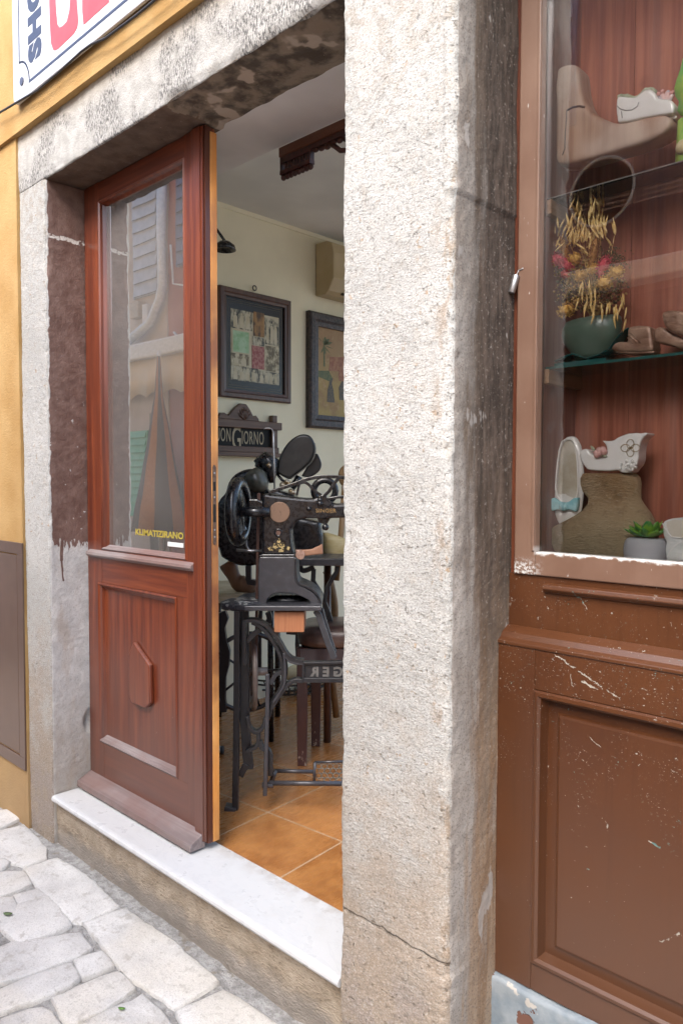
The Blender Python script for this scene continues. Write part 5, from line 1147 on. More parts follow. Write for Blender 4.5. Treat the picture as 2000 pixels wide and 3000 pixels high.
# table, wooden drawer, braces
m = MB(); pa = PL('D', D0-.02); a, b = pa(673, 1783), pa(941, 1783)
outl = []
w = (b-a).length; base = Vector((a.x, a.y, 0)); za_, zb_ = pa(700, 1790).z, pa(700, 1775).z
for s_, d_ in ((.0, .06), (.02, .015), (.06, 0), (w, 0), (w, .36), (.05, .36), (.01, .32), (-.005, .2)): outl.append(base + rt0*s_ + FH*d_ + ZUP*za_)
m.prism(outl, ZUP*(zb_-za_)); obj('table_top', m, IG, T, bevel=.004)
m = MB(); pd = PL('D', D0+.10); m.lathe(pd(718, 1772), [(.10, -.01), (.10, .012), (.08, .020), (.0, .024)], 28); obj('table_boss', m, simple("paint_spattered_iron", (.045, .045, .055), .5, c2=(.40, .40, .38), nsc=34, lo=.5, hi=.56), T)
wd = wood("orange_drawer_wood", (.34, .125, .055), (.44, .19, .09), 'Z', .6, 0, scale=1.3)
m = MB(); pc = PL('D', D0+.005); q = [pc(*S_([z_])[0]) for z_ in ((735, 372), (1090, 372), (1088, 612), (735, 614))]; m.prism(q, FH*.16); obj('drawer', m, wd, T, bevel=.002)
flat(S_([(1225, 365), (1262, 420), (1310, 570), (1360, 720), (1440, 925)]), 13, D0+.0, .03, IG, 'brace'); flat(S_([(1290, 340), (1330, 480), (1390, 680), (1450, 860)]), 8, D0+.04, .03, IG, 'brace')
# drive wheel seen edge on, belt, treadle rod
ax = (rt0*.985 + FH*.17).normalized(); uu = (FH*.985 - rt0*.17).normalized(); cw2 = PL('D', D0+.20)(742, 1968)
m = MB(); m.ring(cw2, uu, ZUP, .150, .0115, 56, 10)
for a_ in range(6): d = uu*math.cos(a_*1.047)+ZUP*math.sin(a_*1.047); m.tube([cw2, cw2+d*.148], .006, 6)
m.tube([cw2-ax*.04, cw2+ax*.06], .018, 12); obj('drive_wheel', m, simple("worn_brown_iron", (.085, .050, .042), .45, c2=(.30, .27, .24), nsc=9, st=(1, 1, .3)), T)
flat(S_([(655, 1110), (657, 1300), (652, 1500)])+C6([(645, 400), (638, 700), (630, 1000), (627, 1140)]), 9, D0-.03, .016, IG, 'treadle_rod', bev=.003)
m = MB(); pw = PL('D', D0+.12); m.tube([pw(*C4([(548, 420)])[0]), pw(*C4([(541, 800)])[0]), pw(*C4([(533, 1200)])[0]), pw(*S_([(520, 700)])[0]), pw(*S_([(505, 1480)])[0])], .0042, 6); m.tube([pw(*C4([(566, 420)])[0]), pw(*C4([(558, 800)])[0]), pw(*C4([(545, 1200)])[0]), pw(*S_([(535, 600)])[0]), pw(*S_([(540, 900)])[0])], .0036, 6); obj('belt', m, simple("brown_leather_belt", (.085, .042, .032), .6), T)
flat(sp(S_([(690, 1225), (715, 1180), (760, 1110), (830, 1090), (855, 1105)])), 9, D0+.08, .02, IG, 'crank')
# treadle
TP = PL('D', D0+.02); fzt = FZ
def tp(x, y, d): return PL('D', D0+d)(x, y)
m = MB()
for (x0, y0_, x1, y1_, d, r) in ((802, 2258, 920, 2261, .12, .0085), (786, 2294, 1012, 2296, .0, .0105), (806, 2258, 795, 2290, .06, .010), (922, 2234, 920, 2292, .03, .006), (922, 2233, 1012, 2231, .12, .006)): m.tube([tp(x0, y0_, d), tp(x1, y1_, d)], r, 8)
m.tube([tp(768, 2300, .0), tp(800, 2300, .0)], .012, 10)
tr = obj('treadle', m, IG, T)
m = MB(); gx, gy = 924, 2238
for i in range(6):
    for j in range(4):
        cx, cy = gx+9+i*17+(8.5 if j % 2 else 0), gy+7+j*13.5
        q = [tp(cx+9*math.cos(R(60*k+30)), cy+8*math.sin(R(60*k+30)), .02+.09*(2290-cy)/60) for k in range(6)]
        if cx < 1012:
            for k in range(6): m.tube([q[k], q[(k+1) % 6]], .0018, 5)
obj('treadle_grate', m, simple("rubbed_iron", (.16, .14, .115), .45, .3), tr)
# pedestal
pd_ = PL('D', D0+.05)
out = S_([(548, 290), (545, 30)]) + C4([(556, 1190), (572, 1172), (975, 1172), (985, 1190), (985, 1320)]) + S_([(990, 0), (1010, 35), (1060, 70), (1130, 105), (1200, 155), (1245, 205), (1268, 250), (1280, 292), (1172, 292), (1145, 235), (1060, 190), (960, 158), (850, 146), (760, 152), (700, 180), (660, 220), (640, 292)])
m = MB(); m.prism([pd_(x, y) for x, y in out], FH*.17); obj('pedestal', m, IG, T, bevel=.004)
flat(sp(C4([(985, 1190), (990, 1330)])+S_([(1000, -10), (1030, 40), (1120, 80), (1210, 135), (1262, 200), (1285, 285)])), 5, D0+.045, .18, I, 'pedestal_rib')
m = MB(); pb2 = PL('D', D0+.14); m.rows(pb2, [(1700+y/4.02, 620+a/4.02, 620+b/4.02, .3) for y, a, b in ((175, 760, 1010), (200, 700, 1090), (240, 660, 1150), (285, 640, 1170))]); obj('oil_pan', m, BK, T)
# column and arm of the head
ph = PL('D', D0+.055)
out = C4([(590, 1150), (590, 900), (592, 600), (592, 470), (600, 432), (640, 425), (720, 440), (900, 462), (1100, 482), (1200, 486), (1240, 470), (1330, 472), (1400, 520), (1450, 552), (1620, 540), (1800, 545), (1800, 705), (1560, 712), (1420, 716), (1350, 728), (1250, 722), (1120, 716), (1020, 740), (970, 790), (940, 850), (945, 960), (962, 1080), (975, 1150)])
m = MB(); m.prism([ph(x, y) for x, y in out], FH*.12); hd = obj('machine_head', m, BK, T, bevel=.012, bseg=4)
m = MB(); m.prism([ph(x, y, -.004) for x, y in C4([(560, 1172), (560, 1152), (600, 1140), (970, 1140), (1000, 1152), (1000, 1172)])], FH*.16); obj('head_base', m, BK, T, bevel=.004)
m = MB(); c = ph(*C4([(800, 645)])[0]); r_ = 122/4.02*ph.px(800, 1500); m.disc(c, rt0, ZUP, r_, FH*-.006, 40); obj('face_plate', m, simple("spotted_brass_plate", (.22, .135, .09), .5, .2, c2=(.13, .08, .055), nsc=110, lo=.58, hi=.68), hd, bevel=.002)
m = MB(); c = ph(*C4([(787, 887)])[0]); m.ring(c-FH*.002, rt0, ZUP, .0135, .004, 28, 8); m.mi = 1; m.disc(c, rt0, ZUP, .0095, FH*-.0025, 20); obj('inspection_hole', m, [BK, simple("brown_bore", (.14, .075, .055), .5)], hd)
dec = NT("worn_gold_decal", .4, .3); dec.col(dec.mix(dec.rng(dec.noise(120, 3), .42, .55), (.03, .022, .012), (.60, .47, .22))); m = MB()
for pts in ([(790, 950), (765, 1000), (800, 1010), (815, 985)], [(735, 1010), (720, 1060), (760, 1085), (800, 1040), (785, 1010)], [(800, 1010), (850, 1000), (860, 1050), (820, 1080), (790, 1050)], [(660, 1070), (700, 1050), (740, 1085), (720, 1105), (680, 1095)], [(760, 1085), (850, 1070), (850, 1110), (790, 1115)], [(870, 1080), (900, 1040), (925, 1065), (905, 1095)]): m.prism([ph(x, y, -.0003) for x, y in C4(pts)], FH*-.0006)
obj('gold_decal', m, dec.m, hd)
q0, q1 = ph(*C4([(1225, 648)])[0], -.0004), ph(*C4([(1225, 604)])[0]); tm = text_mb("SINGER", (q1.z-q0.z)/.70, q0, rt0, ZUP, .0005, bold=.0003, space=1.12, sx=1.05); obj('lettering', tm, simple("rubbed_gold_lettering", (.30, .19, .08), .5, .3), hd)
# lever bow over the arm, hand wheels and fittings
flat(sp(C4([(672, 418), (780, 378), (900, 338), (1010, 300), (1100, 265), (1200, 240), (1300, 228), (1400, 226), (1500, 232), (1640, 250)])), 7.5, D0+.05, .03, BK, 'lever_bow')
flat(sp(C4([(1000, 320), (1080, 295), (1140, 320), (1200, 385), (1290, 450)])), 6, D0+.05, .025, BK, 'lever_bow'); flat(C4([(1490, 250), (1440, 310), (1380, 400), (1310, 470)]), 7, D0+.05, .025, BK, 'lever_bow'); flat(C4([(1030, 320), (1010, 400), (1000, 450)]), 5, D0+.055, .02, BK, 'lever_bow'); flat(C4([(1310, 440), (1330, 520), (1400, 560)]), 14, D0+.05, .03, BK, 'lever_bow'); flat(C4([(1370, 490), (1480, 470), (1640, 455)]), 6, D0+.05, .025, BK, 'lever_bow')
m = MB(); c = PL('D', D0+.15)(*C4([(1330, 395)])[0]); m.ring(c, rt0, ZUP, .045, .0135, 40, 10)
obj('rear_wheel', m, BK, T)
for (x, y, r_) in ((1145, 605, .010), (1275, 500, .010), (1275, 545, .013), (1340, 820, .014)): m = MB(); m.ball(ph(*C4([(x, y)])[0], -.006), r_, seg=14, rows=10); obj('knob', m, BK, hd)
m = MB(); m.prism([ph(x, y, .02) for x, y in C4([(1240, 715), (1400, 715), (1350, 800), (1260, 770)])], FH*.04); obj('presser_arm', m, BK, hd)
m = MB(); hx = (rt0*.992 - FH*.125).normalized(); hu = (FH*.992 + rt0*.125).normalized(); c = PL('D', D0+.06)(*C4([(318, 640)])[0]); Rw = 400/4.02*p1.px(700, 1500)*.86
m.ring(c, hu, ZUP, Rw, .025, 64, 14); m.disc(c+hx*.004, hu, ZUP, Rw*.9, hx*.004, 48)
for a_ in range(5): d = hu*math.cos(a_*1.256+.3) + ZUP*math.sin(a_*1.256+.3); m.tube([c+hx*.008, c+d*Rw*.5+hx*.004, c+d*Rw], .008, 8)
m.tube([c-hx*.02, c+hx*.13], .020, 14); obj('hand_wheel', m, M['black'], T)
flat(C4([(430, 560), (520, 560), (600, 600)]), 26, D0+.09, .05, BK, 'shaft_housing', bev=.006)
m = MB(); pw = PL('D', D0+.12); m.tube([pw(*C4([q])[0]) for q in ((290, 1090), (440, 1100), (600, 1098))], .006, 8); m.tube([pw(*C4([q])[0]) for q in ((408, 960), (410, 1040), (430, 1080), (455, 1095))], .005, 6); m.tube([pw(*C4([q])[0]) for q in ((372, 960), (430, 955))], .0035, 6); m.ball(pw(*C4([(380, 880)])[0]), Vector((.012, 0, 0)), Vector((0, .012, 0)), Vector((0, 0, .03)), 10, 8); obj('bobbin_winder', m, M['steel'], T)
m = MB(); pw = PL('D', D0+.10); m.tube([pw(x, y) for x, y in ((804, 1434), (803, 1350), (801, 1300), (801, 1262))], .0032, 8); m.tube([pw(x, y) for x, y in ((772, 1258), (778, 1255), (790, 1254), (797, 1258), (800, 1268), (802, 1300))], .0016, 6); obj('thread_post', m, M['steel'], T)
# hammer lying on the machine bed
Hm = thing('hammer', 'worn brown wooden cobbler hammer lying beside the machine column', 'hammer', PL('D', D0+.02)(885, 1640))
wdh = wood("hammer_wood", (.20, .095, .055), (.30, .16, .10), 'Z', .6, 0, scale=.6); pz = PL('D', D0+.02)
m = MB(); m.prism([pz(x, y) for x, y in C4([(1040, 1095), (1180, 1080), (1260, 1045), (1305, 1018), (1312, 1140), (1200, 1150), (1100, 1165)])], FH*.022); obj('handle', m, wdh, Hm, bevel=.005)
m = MB(); c = pz(*C4([(1045, 1148)])[0], -.012); m.disc(c, rt0, ZUP, .0185, FH*.05, 26); m.prism([pz(x, y, .002) for x, y in C4([(985, 1090), (1060, 1095), (1060, 1140), (990, 1125)])], FH*.03); obj('head', m, simple("rusty_hammer_head", (.20, .115, .085), .7, c2=(.30, .19, .15), nsc=130), Hm, bevel=.003)

# ---------------------------------------------------------------- second machine and the clutter behind
D2 = 3.62; q2 = PL('D', D2)
N = thing('sewing_machine', 'black sewing machine with rounded hood standing behind the front machine', 'sewing machine', Vector((*q2(760, 2120).xy, FZ)))
body = C4([(60, 560), (100, 480), (160, 430), (180, 340), (215, 260), (280, 190), (360, 150), (450, 130), (600, 150), (640, 300), (600, 420), (760, 380), (900, 420), (1000, 460), (1000, 700), (1280, 760), (1305, 900), (1310, 1080), (1000, 1110), (640, 1200), (520, 1280), (330, 1285), (220, 1240), (110, 1180), (60, 1000)])
m = MB(); m.prism([q2(x, y) for x, y in body], FH*.20); obj('machine_body', m, BK, N, remesh=.012, smooth=5)
m = MB(); pa = q2(*C4([(500, 230)])[0], -.06); pe = q2(*C4([(650, 380)])[0], -.10); m.tube([pa, pa.lerp(pe, .35), pa.lerp(pe, .75), pe], [.062, .060, .040, .014], 24); obj('hood', m, simple("tarnished_hood", (.03, .032, .026), .25, c2=(.10, .10, .08), nsc=12), N)
m = MB(); m.tube([q2(*C4([q])[0], -.03) for q in ((540, 120), (580, 60), (640, 30), (690, 60), (700, 200), (720, 300))], [.012, .03, .04, .045, .03, .012], 12); m.tube([q2(*C4([q])[0], -.03) for q in ((520, 30), (545, 60))], .010, 8); obj('tension_arm', m, BK, N)
m = MB()
for (x, y, r_) in ((690, 95, .012), (900, 290, .014), (925, 310, .012), (945, 400, .014), (975, 410, .012), (850, 325, .016)): m.ball(q2(*C4([(x, y)])[0], -.07), r_, seg=10, rows=8)
obj('brass_fitting', m, simple("dull_brass", (.34, .24, .12), .3, .6, c2=(.55, .52, .45), nsc=40), N)
m = MB(); m.box(0, .62, 0, .24, 0, .035); a = q2(*C4([(1020, 1245)])[0], -.12)
for v in m.bm.verts: v.co = a + rt0*v.co.x + FH*v.co.y + ZUP*v.co.z
obj('bed_plate', m, M['irongrey'], N, bevel=.004)
for pts, w in ((C4([(1040, 1270), (1060, 1330), (1120, 1330), (1200, 1290)]), 10), (C4([(1480, 1290), (1470, 1350)])+S_([(1400, 20), (1350, 130), (1330, 330), (1400, 500)]), 9), (C4([(1200, 1320), (1195, 1420)])+S_([(1200, 30), (1280, 160), (1370, 380), (1400, 490)]), 10), (S_([(660, 380), (680, 450), (660, 500)]), 12)): flat(sp(pts), w, D2-.05, .03, I, 'stand_rib', N)
flat(C4([(430, 1280), (432, 1440)])+S_([(430, 20), (560, 40)]), 12, D2+.0, .04, I, 'leg', N); flat(S_([(575, 340), (560, 700), (560, 1060)]), 8, D2, .03, I, 'leg', N)
flat(S_([(110, 380), (140, 450), (100, 560), (120, 720), (160, 850), (150, 1000), (110, 1150), (105, 1400), (120, 1560)]), 20, D2-.1, .04, I, 'leg', N)
m = MB(); c = PL('D', D2-.05)(*S_([(430, 1080)])[0]); m.ring(c, (rt0*.93+FH*.3).normalized(), ZUP, .185, .011, 56, 8)
for a_ in range(5): d = (rt0*.93+FH*.3).normalized()*math.cos(a_*1.256) + ZUP*math.sin(a_*1.256); m.tube([c, c+d*.183], .006, 6)
obj('drive_wheel', m, I, N)
flat(S_([(1010, 640), (1005, 760), (1015, 930)]), 9, D2-.02, .03, I, 'leg', N); flat(S_([(880, 600), (1000, 610), (1090, 580)]), 14, D2-.02, .03, I, 'stand_rib', N)
# the black saddle-shaped seat
Q = thing('leather_saddle', 'glossy black leather saddle seat tilted up behind the sewing machines', 'saddle', PL('D', D2+.05)(870, 1400))
CS = crop(600, 1200, 3.484); bl = NT("black_leather", .33, 0, .5, .2, .3); bl.col(bl.mix(bl.rng(bl.noise(8, 4), .4, .75), (.010, .010, .010), (.040, .042, .038))); bl.bump(bl.noise(200, 3), .15, .001)
pl = PL('D', D2+.03)
o8 = sp(CS([(725, 640), (745, 540), (790, 430), (850, 340), (930, 275), (1010, 252), (1080, 275), (1120, 345), (1128, 430), (1085, 530), (1000, 610), (900, 690), (860, 710), (790, 680)]), 3)
obj('seat', plate(pl, o8, .045, -.02), bl.m, Q, bevel=.016, bseg=4)
o9 = sp(CS([(1050, 560), (1130, 440), (1180, 520), (1185, 580), (1150, 640), (1060, 690), (980, 680)]), 3); obj('underside', plate(pl, o9, .05, .03), bl.m, Q, bevel=.014, bseg=3)
m = MB(); m.tube([pl(*q, -.022) for q in sp(CS([(880, 705), (990, 625), (1090, 535), (1132, 430), (1122, 345)]), 3)], .0026, 6); obj('rim', m, simple("rim_shine", (.22, .22, .20), .3, .5), Q)
m = MB(); m.tube([pl(*q) for q in CS([(720, 640), (790, 720), (860, 770)])], .007, 8); m.tube([pl(*q, .03) for q in CS([(960, 680), (930, 740), (880, 800)])], .018, 8); obj('seat_stem', m, BK, Q)
# round bentwood chair behind at the pillar
pl = PL('D', 3.95); bw = wood("bentwood", (.26, .15, .065), (.38, .24, .12), 'Z', .45, .2, scale=.4)
Hc = thing('bentwood_chair', 'tan bentwood chair with curved back half hidden by the pillar', 'chair', Vector((*pl(985, 2000).xy, FZ)))
m = MB(); m.tube([pl(x, y) for x, y in sp([(955, 1672), (966, 1700), (975, 1740), (980, 1780), (978, 1820), (968, 1850)])], .020, 12); obj('back_leg', m, bw, Hc)
m = MB(); m.ball(pl(1015, 1395), rt0*.045, FH*.03, ZUP*.06, 20, 14); m.tube([pl(1010, 1420), pl(1000, 1550), pl(985, 1700)], .016, 10); obj('back_rest', m, bw, Hc)
m = MB(); m.tube([pl(968, 1850), pl(975, 2000), pl(985, 2100)], .018, 10); m.tube([pl(1075, 1850), pl(1080, 2000), pl(1085, 2100)], .018, 10); obj('leg', m, bw, Hc)
# pale leather roll
pl = PL('D', 3.85); m = MB(); m.rows(pl, [(1340+y/4.02, 620+a/4.02, 620+b/4.02, .5) for y, a, b in ((885, 1310, 1370), (920, 1310, 1480), (980, 1300, 1640), (1060, 1300, 1700), (1120, 1300, 1700), (1160, 1330, 1680))]); tag(obj('leather_roll', m, simple("straw_leather", (.40, .31, .13), .6, c2=(.50, .42, .24), nsc=12, st=(1, 1, 4))), 'straw coloured rolled hide lying on the bench behind the machine arm', 'leather roll')
m = MB(); a = PL('D', 3.75)(*C4([(1290, 1160)])[0]); m.box(0, .5, 0, .3, 0, .030)
for v in m.bm.verts: v.co = a - ZUP*.032 + rt0*v.co.x + FH*v.co.y + ZUP*v.co.z
BN = thing('work_bench', 'brown work bench carrying the straw coloured hide', 'bench', Vector((a.x, a.y, FZ))); obj('bench_top', m, wood("bench_wood", (.10, .055, .035), (.17, .10, .065), 'X', .6, 0), BN, bevel=.003)
for s_, d_ in ((.03, .03), (.44, .03), (.44, .24), (.03, .24)):
    m = MB(); p = a + rt0*s_ + FH*d_; m.tube([Vector((p.x, p.y, FZ)), Vector((p.x, p.y, a.z-.033))], .018, 8); obj('leg', m, dwood, BN)
# cream low table left
pl = PL('D', 3.75); TB = thing('low_table', 'cream topped low table half hidden behind the door leaf', 'table', Vector((*pl(690, 2100).xy, FZ)))
cr_ = simple("worn_cream_top", (.44, .36, .22), .5, c2=(.56, .49, .36), nsc=9, st=(1, 1, 5))
m = MB(); m.box(0, .52, 0, .5, 0, .05); a = pl(580, 1768)
for v in m.bm.verts: v.co = a + rt0*v.co.x*.78 + FH*v.co.y + ZUP*v.co.z
obj('table_top', m, cr_, TB, bevel=.012, bseg=3)
for s_, d_ in ((.03, .04), (.36, .04), (.36, .44), (.03, .44)):
    m = MB(); p = a + rt0*s_ + FH*d_; m.tube([Vector((p.x, p.y, FZ)), Vector((p.x, p.y, a.z-.0005))], .016, 8); obj('leg', m, BK, TB)
# things on it: two lasts
pl = PL('D', 3.82); tw = wood("last_brown", (.17, .085, .045), (.27, .15, .085), 'Z', .5, .1, scale=.4)
m = MB(); m.tube([pl(*q) for q in C4([(175, 1235), (215, 1300), (260, 1400)])+S_([(300, 60), (350, 130)])], [.045, .045, .035, .030, .02], 12); m.tube([pl(*q) for q in C4([(320, 1440)])+S_([(400, 70), (480, 130), (500, 150)])], [.035, .04, .04, .02], 12)
tag(obj('leg_form', m, tw, remesh=.008, smooth=4), 'brown wooden leg shaped form resting on the cream low table', 'shoe form')
# stool
c = at(885, 2240, 'Z', FZ); c2_ = at(910, 2160, 'Z', FZ)
ST = thing('stool', 'dark red wooden stool with worn brown leather seat and chipped legs', 'stool', Vector((c.x+.12, c.y+.2, FZ)))
lw = NT("chipped_oxblood_paint", .4, 0, .5, .2, .2); n = lw.noise(60, 4, .7, stretch=(1, 1, .5)); z = lw.xyz()[2]; c_ = lw.mix(lw.rng(lw.noise(6), .3, .7), (.045, .014, .014), (.075, .028, .026)); lw.col(lw.mix(lw.mul(lw.rng(n, .58, .62), lw.rng(z, .36, .20)), c_, (.46, .36, .28)))
hgt = .50; u1 = rt0; u2 = FH
corners = [c, c+rt0*.30, c+FH*.26+rt0*.055, c+FH*.26+rt0*.355]
sz = PL('D', 3.46)(880, 1835).z
for p in corners:
    m = MB(); m.sm = False; s_ = .021; t_ = .024
    m.loft([[Vector((p.x, p.y, z_)) + rt0*a*w_ + FH*b*w_ for a, b in ((-1, -1), (1, -1), (1, 1), (-1, 1))] for z_, w_ in ((FZ, s_), (FZ+.2, t_), (sz-.10, t_))]); obj('leg', m, lw.m, ST, bevel=.003)
lb = NT("worn_brown_leather", .36, 0, .5, .25, .3); n = lb.noise(9, 4); lb.col(lb.mix(lb.rng(n, .35, .7), (.060, .034, .028), (.16, .10, .085))); lb.bump(lb.noise(30, 4, .6), .4, .004)
m = MB(); cc = (corners[0]+corners[3])/2; cc.z = sz-.045
rings = []
for h, k in ((-.055, .92), (-.045, 1.0), (.0, 1.03), (.022, .98), (.038, .86), (.044, .6), (.046, .2)):
    ring = []
    for i in range(32):
        a_ = 2*math.pi*i/32; ct, st_ = math.cos(a_), math.sin(a_); ring.append(cc + ZUP*(h) + rt0*math.copysign(abs(ct)**.5, ct)*.20*k + FH*math.copysign(abs(st_)**.5, st_)*.17*k)
    rings.append(ring)
m.loft(rings); obj('seat', m, lb.m, ST)
m = MB(); rings = []
for h, k in ((-.14, .93), (-.058, .95)): rings.append([cc + ZUP*h + rt0*a*.195*k + FH*b*.165*k for a, b in ((-1, -1), (1, -1), (1, 1), (-1, 1))])
m.sm = False; m.loft(rings); obj('seat_apron', m, simple("plum_fabric_apron", (.085, .060, .062), .7, c2=(.17, .14, .14), nsc=14, st=(1, 1, .2)), ST)
# wire basket, pale tube and rubber foot on the floor
bk = at(790, 2080, 'Z', FZ); m = MB(); cB = Vector((bk.x-.25, bk.y+.35, FZ))
for k, (h, r_) in enumerate(((.015, .17), (.05, .21), (.09, .24), (.12, .255))): m.ring(cB+ZUP*h, rt0*1.3, FH, r_, .006, 48, 6)
for k in range(26): a_ = 2*math.pi*k/26; d = rt0*1.3*math.cos(a_)+FH*math.sin(a_); m.tube([cB+ZUP*.01+d*.15, cB+ZUP*.06+d*.215, cB+ZUP*.12+d*.256], .004, 5)
for k in range(-6, 7): m.tube([cB+ZUP*.012+rt0*.03*k-FH*.15, cB+ZUP*.012+rt0*.03*k+FH*.15], .004, 5)
tag(obj('wire_basket', m, simple("dark_wire", (.03, .022, .016), .5)), 'low dark wire basket on the tiled floor behind the treadle', 'basket')
m = MB(); m.tube([cB+ZUP*.10-rt0*.16, cB+ZUP*.11+rt0*.0, cB+ZUP*.10+rt0*.26], [.05, .055, .045], 16); tag(obj('hide_roll', m, simple("cream_hide", (.44, .34, .17), .6, c2=(.54, .45, .27), nsc=10)), 'cream coloured rolled hide lying in the wire basket', 'leather roll')
p = at(648, 2190, 'Z', FZ+.03); m = MB(); m.tube([p-rt0*.10, p-rt0*.03, p], [.016, .018, .016], 14); m.mi = 1; m.tube([p+rt0*.0005, p+rt0*.012], .019, 14)
tag(obj('tube_foot', m, [M['steel'], simple("grey_rubber", (.05, .05, .055), .6)]), 'grey metal tube foot with rubber cap on the tiles at the door edge', 'furniture foot').location.z = FZ+.001
# ---------------------------------------------------------------- the houses across the lane (they show in the panes)
YO = -1.8
O = thing('facing_house', 'pale house across the lane with grey shutters and white awning, mirrored in the panes', 'building', (-5, -2, -.05))
def ob(name, x0, x1, z0, z1, y0, y1, mt, bev=0): m = MB(); m.box(x0, x1, y0, y1, z0, z1); return obj(name, m, mt, O, bevel=bev)
pw_ = simple("pale_house_plaster", (.52, .44, .37), .9, c2=(.60, .52, .45), nsc=3, bump=.4, bsc=50, bd=.004); rw = simple("rose_house_plaster", (.42, .19, .16), .9, c2=(.48, .24, .20), nsc=3)
m = MB(); m.box(-14, -7.62, YO-1.5, YO, -.1, 5.4); m.mi = 1; m.box(-7.619, -6.2, YO-1.5, YO-.02, -.1, 5.4); m.mi = 0; m.box(-6.199, -3.3, YO-1.5, YO, -.1, 2.9); m.mi = 2; m.box(-3.299, -.6, YO-1.5, YO, 2.78, 5.0); m.mi = 3; m.box(-3.299, -.6, YO-1.5, YO-.7, -.1, 2.779); m.mi = 0; m.box(-.599, 4, YO-1.5, YO, -.1, 2.7)
obj('house_wall', m, [pw_, rw, simple("dusky_mauve_plaster", (.22, .15, .155), .9, c2=(.27, .185, .185), nsc=3), simple("dark_shop_interior", (.035, .03, .028), .9)], O)
shm = simple("grey_shutter_paint", (.48, .49, .52), .5, c2=(.55, .56, .58), nsc=8); shb = simple("blue_grey_shutter", (.17, .17, .24), .5); grn = simple("green_shutter_paint", (.16, .46, .27), .5, c2=(.22, .52, .33), nsc=9)
def louvre(x0, x1, z0, z1, mt, n):
    m = MB(); m.box(x0, x1, YO+.002, YO+.025, z0, z1)
    for k in range(n):
        z = z0+(z1-z0)*(k+.5)/n; h = (z1-z0)/n*.42
        m.prism([Vector((x0+.03, y, zz)) for y, zz in ((YO+.0252, z+h), (YO+.05, z-h), (YO+.0252, z-h))], Vector((x1-x0-.06, 0, 0)))
    return obj('shutter', m, mt, O)
louvre(-8.33, -7.76, 3.72, 5.1, shm, 9); louvre(-7.40, -6.85, 3.93, 5.1, shb, 8); louvre(-3.05, -2.62, 4.05, 5.1, shb, 7)
m = MB(); m.tube([Vector((-7.62, YO+.07, 5.4)), Vector((-7.62, YO+.07, 3.75)), Vector((-7.66, YO+.08, 3.60)), Vector((-7.85, YO+.10, 3.35)), Vector((-8.3, YO+.12, 3.18))], .055, 14); obj('downpipe', m, simple("pale_zinc", (.66, .70, .73), .4, .0), O)
ob('meter_box', -8.28, -8.1, 3.46, 3.66, YO+.002, YO+.10, simple("cream_box", (.50, .44, .36), .6), .01); ob('meter_box', -8.04, -7.93, 3.38, 3.60, YO+.002, YO+.09, M['white'], .01)
m = MB(); m.tube([Vector((-7.5, YO+.02, 4.2)), Vector((-7.45, YO+.03, 3.75)), Vector((-7.2, YO+.03, 3.68)), Vector((-6.9, YO+.03, 3.7))], .012, 8); m.tube([Vector((-7.45, YO+.02, 3.2)), Vector((-7.35, YO+.03, 3.12)), Vector((-6.9, YO+.03, 3.18))], .014, 8); obj('wall_cable', m, M['white'], O)
awm = simple("white_awning_casing", (.74, .73, .70), .5); cloth = simple("cream_awning_cloth", (.70, .58, .42), .8, c2=(.74, .63, .47), nsc=4)
ob('awning_casing', -9.4, -5.9, 2.92, 3.11, YO+.002, YO+.20, awm, .02); ob('awning_casing', -3.4, -.4, 2.83, 2.965, YO+.002, YO+.19, awm, .015)
m = MB(); xs = frange(-9.3, -6.0, .035); V = []
for x in xs:
    zz = 2.47 + .055*abs(math.sin((x+9.3)*math.pi/.36)); V.append([m.v((x, YO+.12, 2.9195)), m.v((x, YO+.14, zz)), m.v((x, YO+.146, zz)), m.v((x, YO+.126, 2.9195))])
for a, b in zip(V, V[1:]):
    for i in range(4): m.face([a[i], a[(i+1) % 4], b[(i+1) % 4], b[i]])
obj('awning_valance', m, cloth, O)
louvre(-8.55, -8.02, 1.05, 2.10, grn, 12)
ob('shop_opening', -7.98, -7.70, .0, 2.3, YO-.2+.002+.2, YO+.02, simple("grey_curtain", (.24, .24, .21), .8, c2=(.30, .29, .25), nsc=30, st=(1, 1, .05)), .005)
m = MB(); c = at(1757, 560, 'Y', 1.66); rc = refl(1757, 560, 1.66, YO+.30); rim_ = refl(1757, 462, 1.66, YO+.30).z-rc.z
m.disc(rc, Vector((1, 0, 0)), ZUP, rim_*.94, Vector((0, -.03, 0)), 48); rd = obj('round_sign', m, simple("dark_sign_face", (.012, .010, .010), .6), O)
m = MB(); m.ring(rc, Vector((1, 0, 0)), ZUP, rim_, .009, 56, 8); m.tube([rc+Vector((0, -.031, 0)), Vector((rc.x, YO, rc.z))], .02, 8); obj('sign_rim', m, simple("pale_rim", (.55, .57, .58), .4), O)
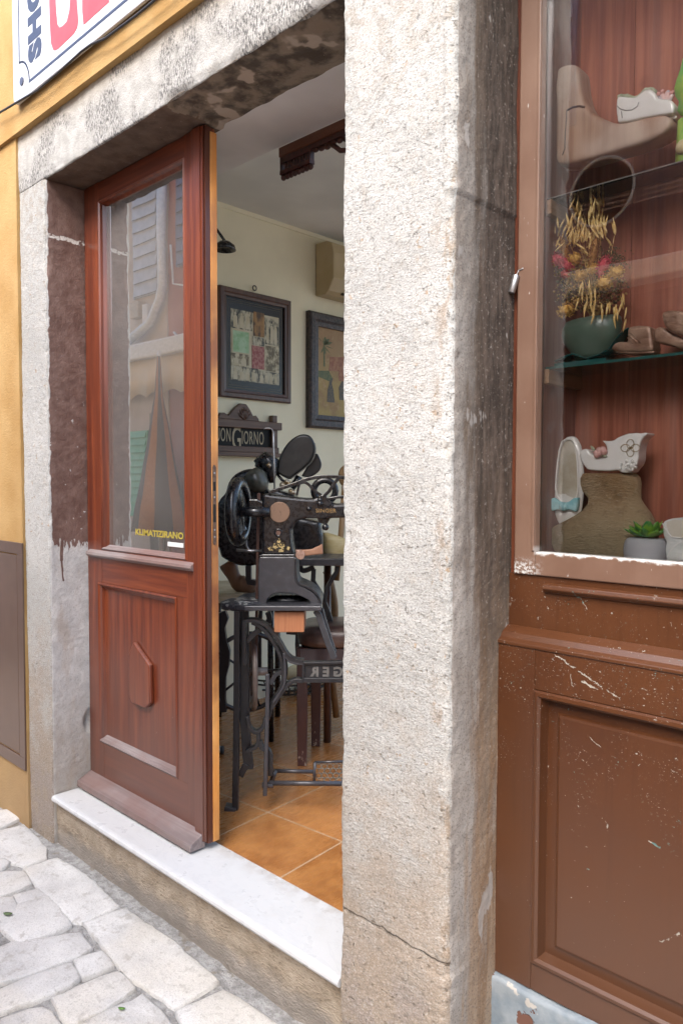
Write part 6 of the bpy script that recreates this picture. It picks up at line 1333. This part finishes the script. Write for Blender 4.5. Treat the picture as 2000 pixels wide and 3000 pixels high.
# closed parasol in front of it
PS = thing('closed_parasol', 'closed dark and rust parasol standing in the lane, mirrored in the door pane', 'parasol', (-7.42, -1.55, -.04))
m = MB(); tip = Vector((-7.42, -1.55, 2.92)); segs = 16
V0 = [m.v(tip + Vector((.02*math.cos(6.283*k/segs), .02*math.sin(6.283*k/segs), 0))) for k in range(segs)]; prev = V0
for i, (dz, r_) in enumerate(((-.5, .045), (-1.1, .13), (-1.7, .24), (-2.0, .28))):
    cur = [m.v(tip + Vector((r_*math.cos(6.283*k/segs)*(1+.14*(k % 2)), r_*math.sin(6.283*k/segs)*(1+.14*(k % 2)), dz))) for k in range(segs)]
    for k in range(segs): m.mi = (k//2) % 2; m.face([prev[k], prev[(k+1) % segs], cur[(k+1) % segs], cur[k]])
    prev = cur
m.mi = 0; m.face(prev); m.face(V0[::-1]); obj('canopy', m, [simple("dark_parasol_cloth", (.12, .115, .115), .8), simple("rust_parasol_cloth", (.42, .20, .09), .8)], PS)
m = MB(); m.tube([Vector((-7.42, -1.55, -.03)), Vector((-7.42, -1.55, 2.95))], .022, 10); obj('pole', m, M['white'], PS)
m = MB(); m.lathe(Vector((-7.42, -1.55, -.04)), [(.28, 0), (.28, .06), (.05, .10), (.03, .2)], 24); obj('base', m, M['irongrey'], PS)

# ---------------------------------------------------------------- light: bright overcast lane
w = bpy.data.worlds.new("World"); scene.world = w; w.use_nodes = True; nt = w.node_tree
sky = nt.nodes.new('ShaderNodeTexSky'); sky.sky_type = 'NISHITA'; sky.sun_disc = False
SUN_EL, SUN_AZ = R(47), R(166)      # azimuth clockwise from +Y
sky.sun_elevation = SUN_EL; sky.sun_rotation = SUN_AZ; sky.air_density = 1.0; sky.dust_density = 3.5; sky.ozone_density = 1
bgn = nt.nodes['Background']; nt.links.new(sky.outputs[0], bgn.inputs[0]); bgn.inputs[1].default_value = .15
sd = bpy.data.lights.new("sun", 'SUN'); sd.energy = 1.5; sd.angle = R(45); sd.color = (1, .985, .96)
so = bpy.data.objects.new("sun", sd); COL.objects.link(so)
dirv = Vector((math.sin(SUN_AZ)*math.cos(SUN_EL), math.cos(SUN_AZ)*math.cos(SUN_EL), math.sin(SUN_EL)))
so.rotation_euler = dirv.to_track_quat('Z', 'Y').to_euler(); so.location = (3, -3, 6)
vs = scene.view_settings; scene.display_settings.display_device = 'sRGB'
vs.view_transform = 'Standard'; vs.look = 'None'; vs.gamma = 1; vs.exposure = 1.85; vs.use_curve_mapping = False
cy = scene.cycles; cy.max_bounces = 10; cy.diffuse_bounces = 6; cy.glossy_bounces = 5; cy.transparent_max_bounces = 16; cy.transmission_bounces = 6
cy.caustics_reflective = False; cy.caustics_refractive = False; cy.use_denoising = True; cy.sample_clamp_indirect = 6
scene.render.film_transparent = False
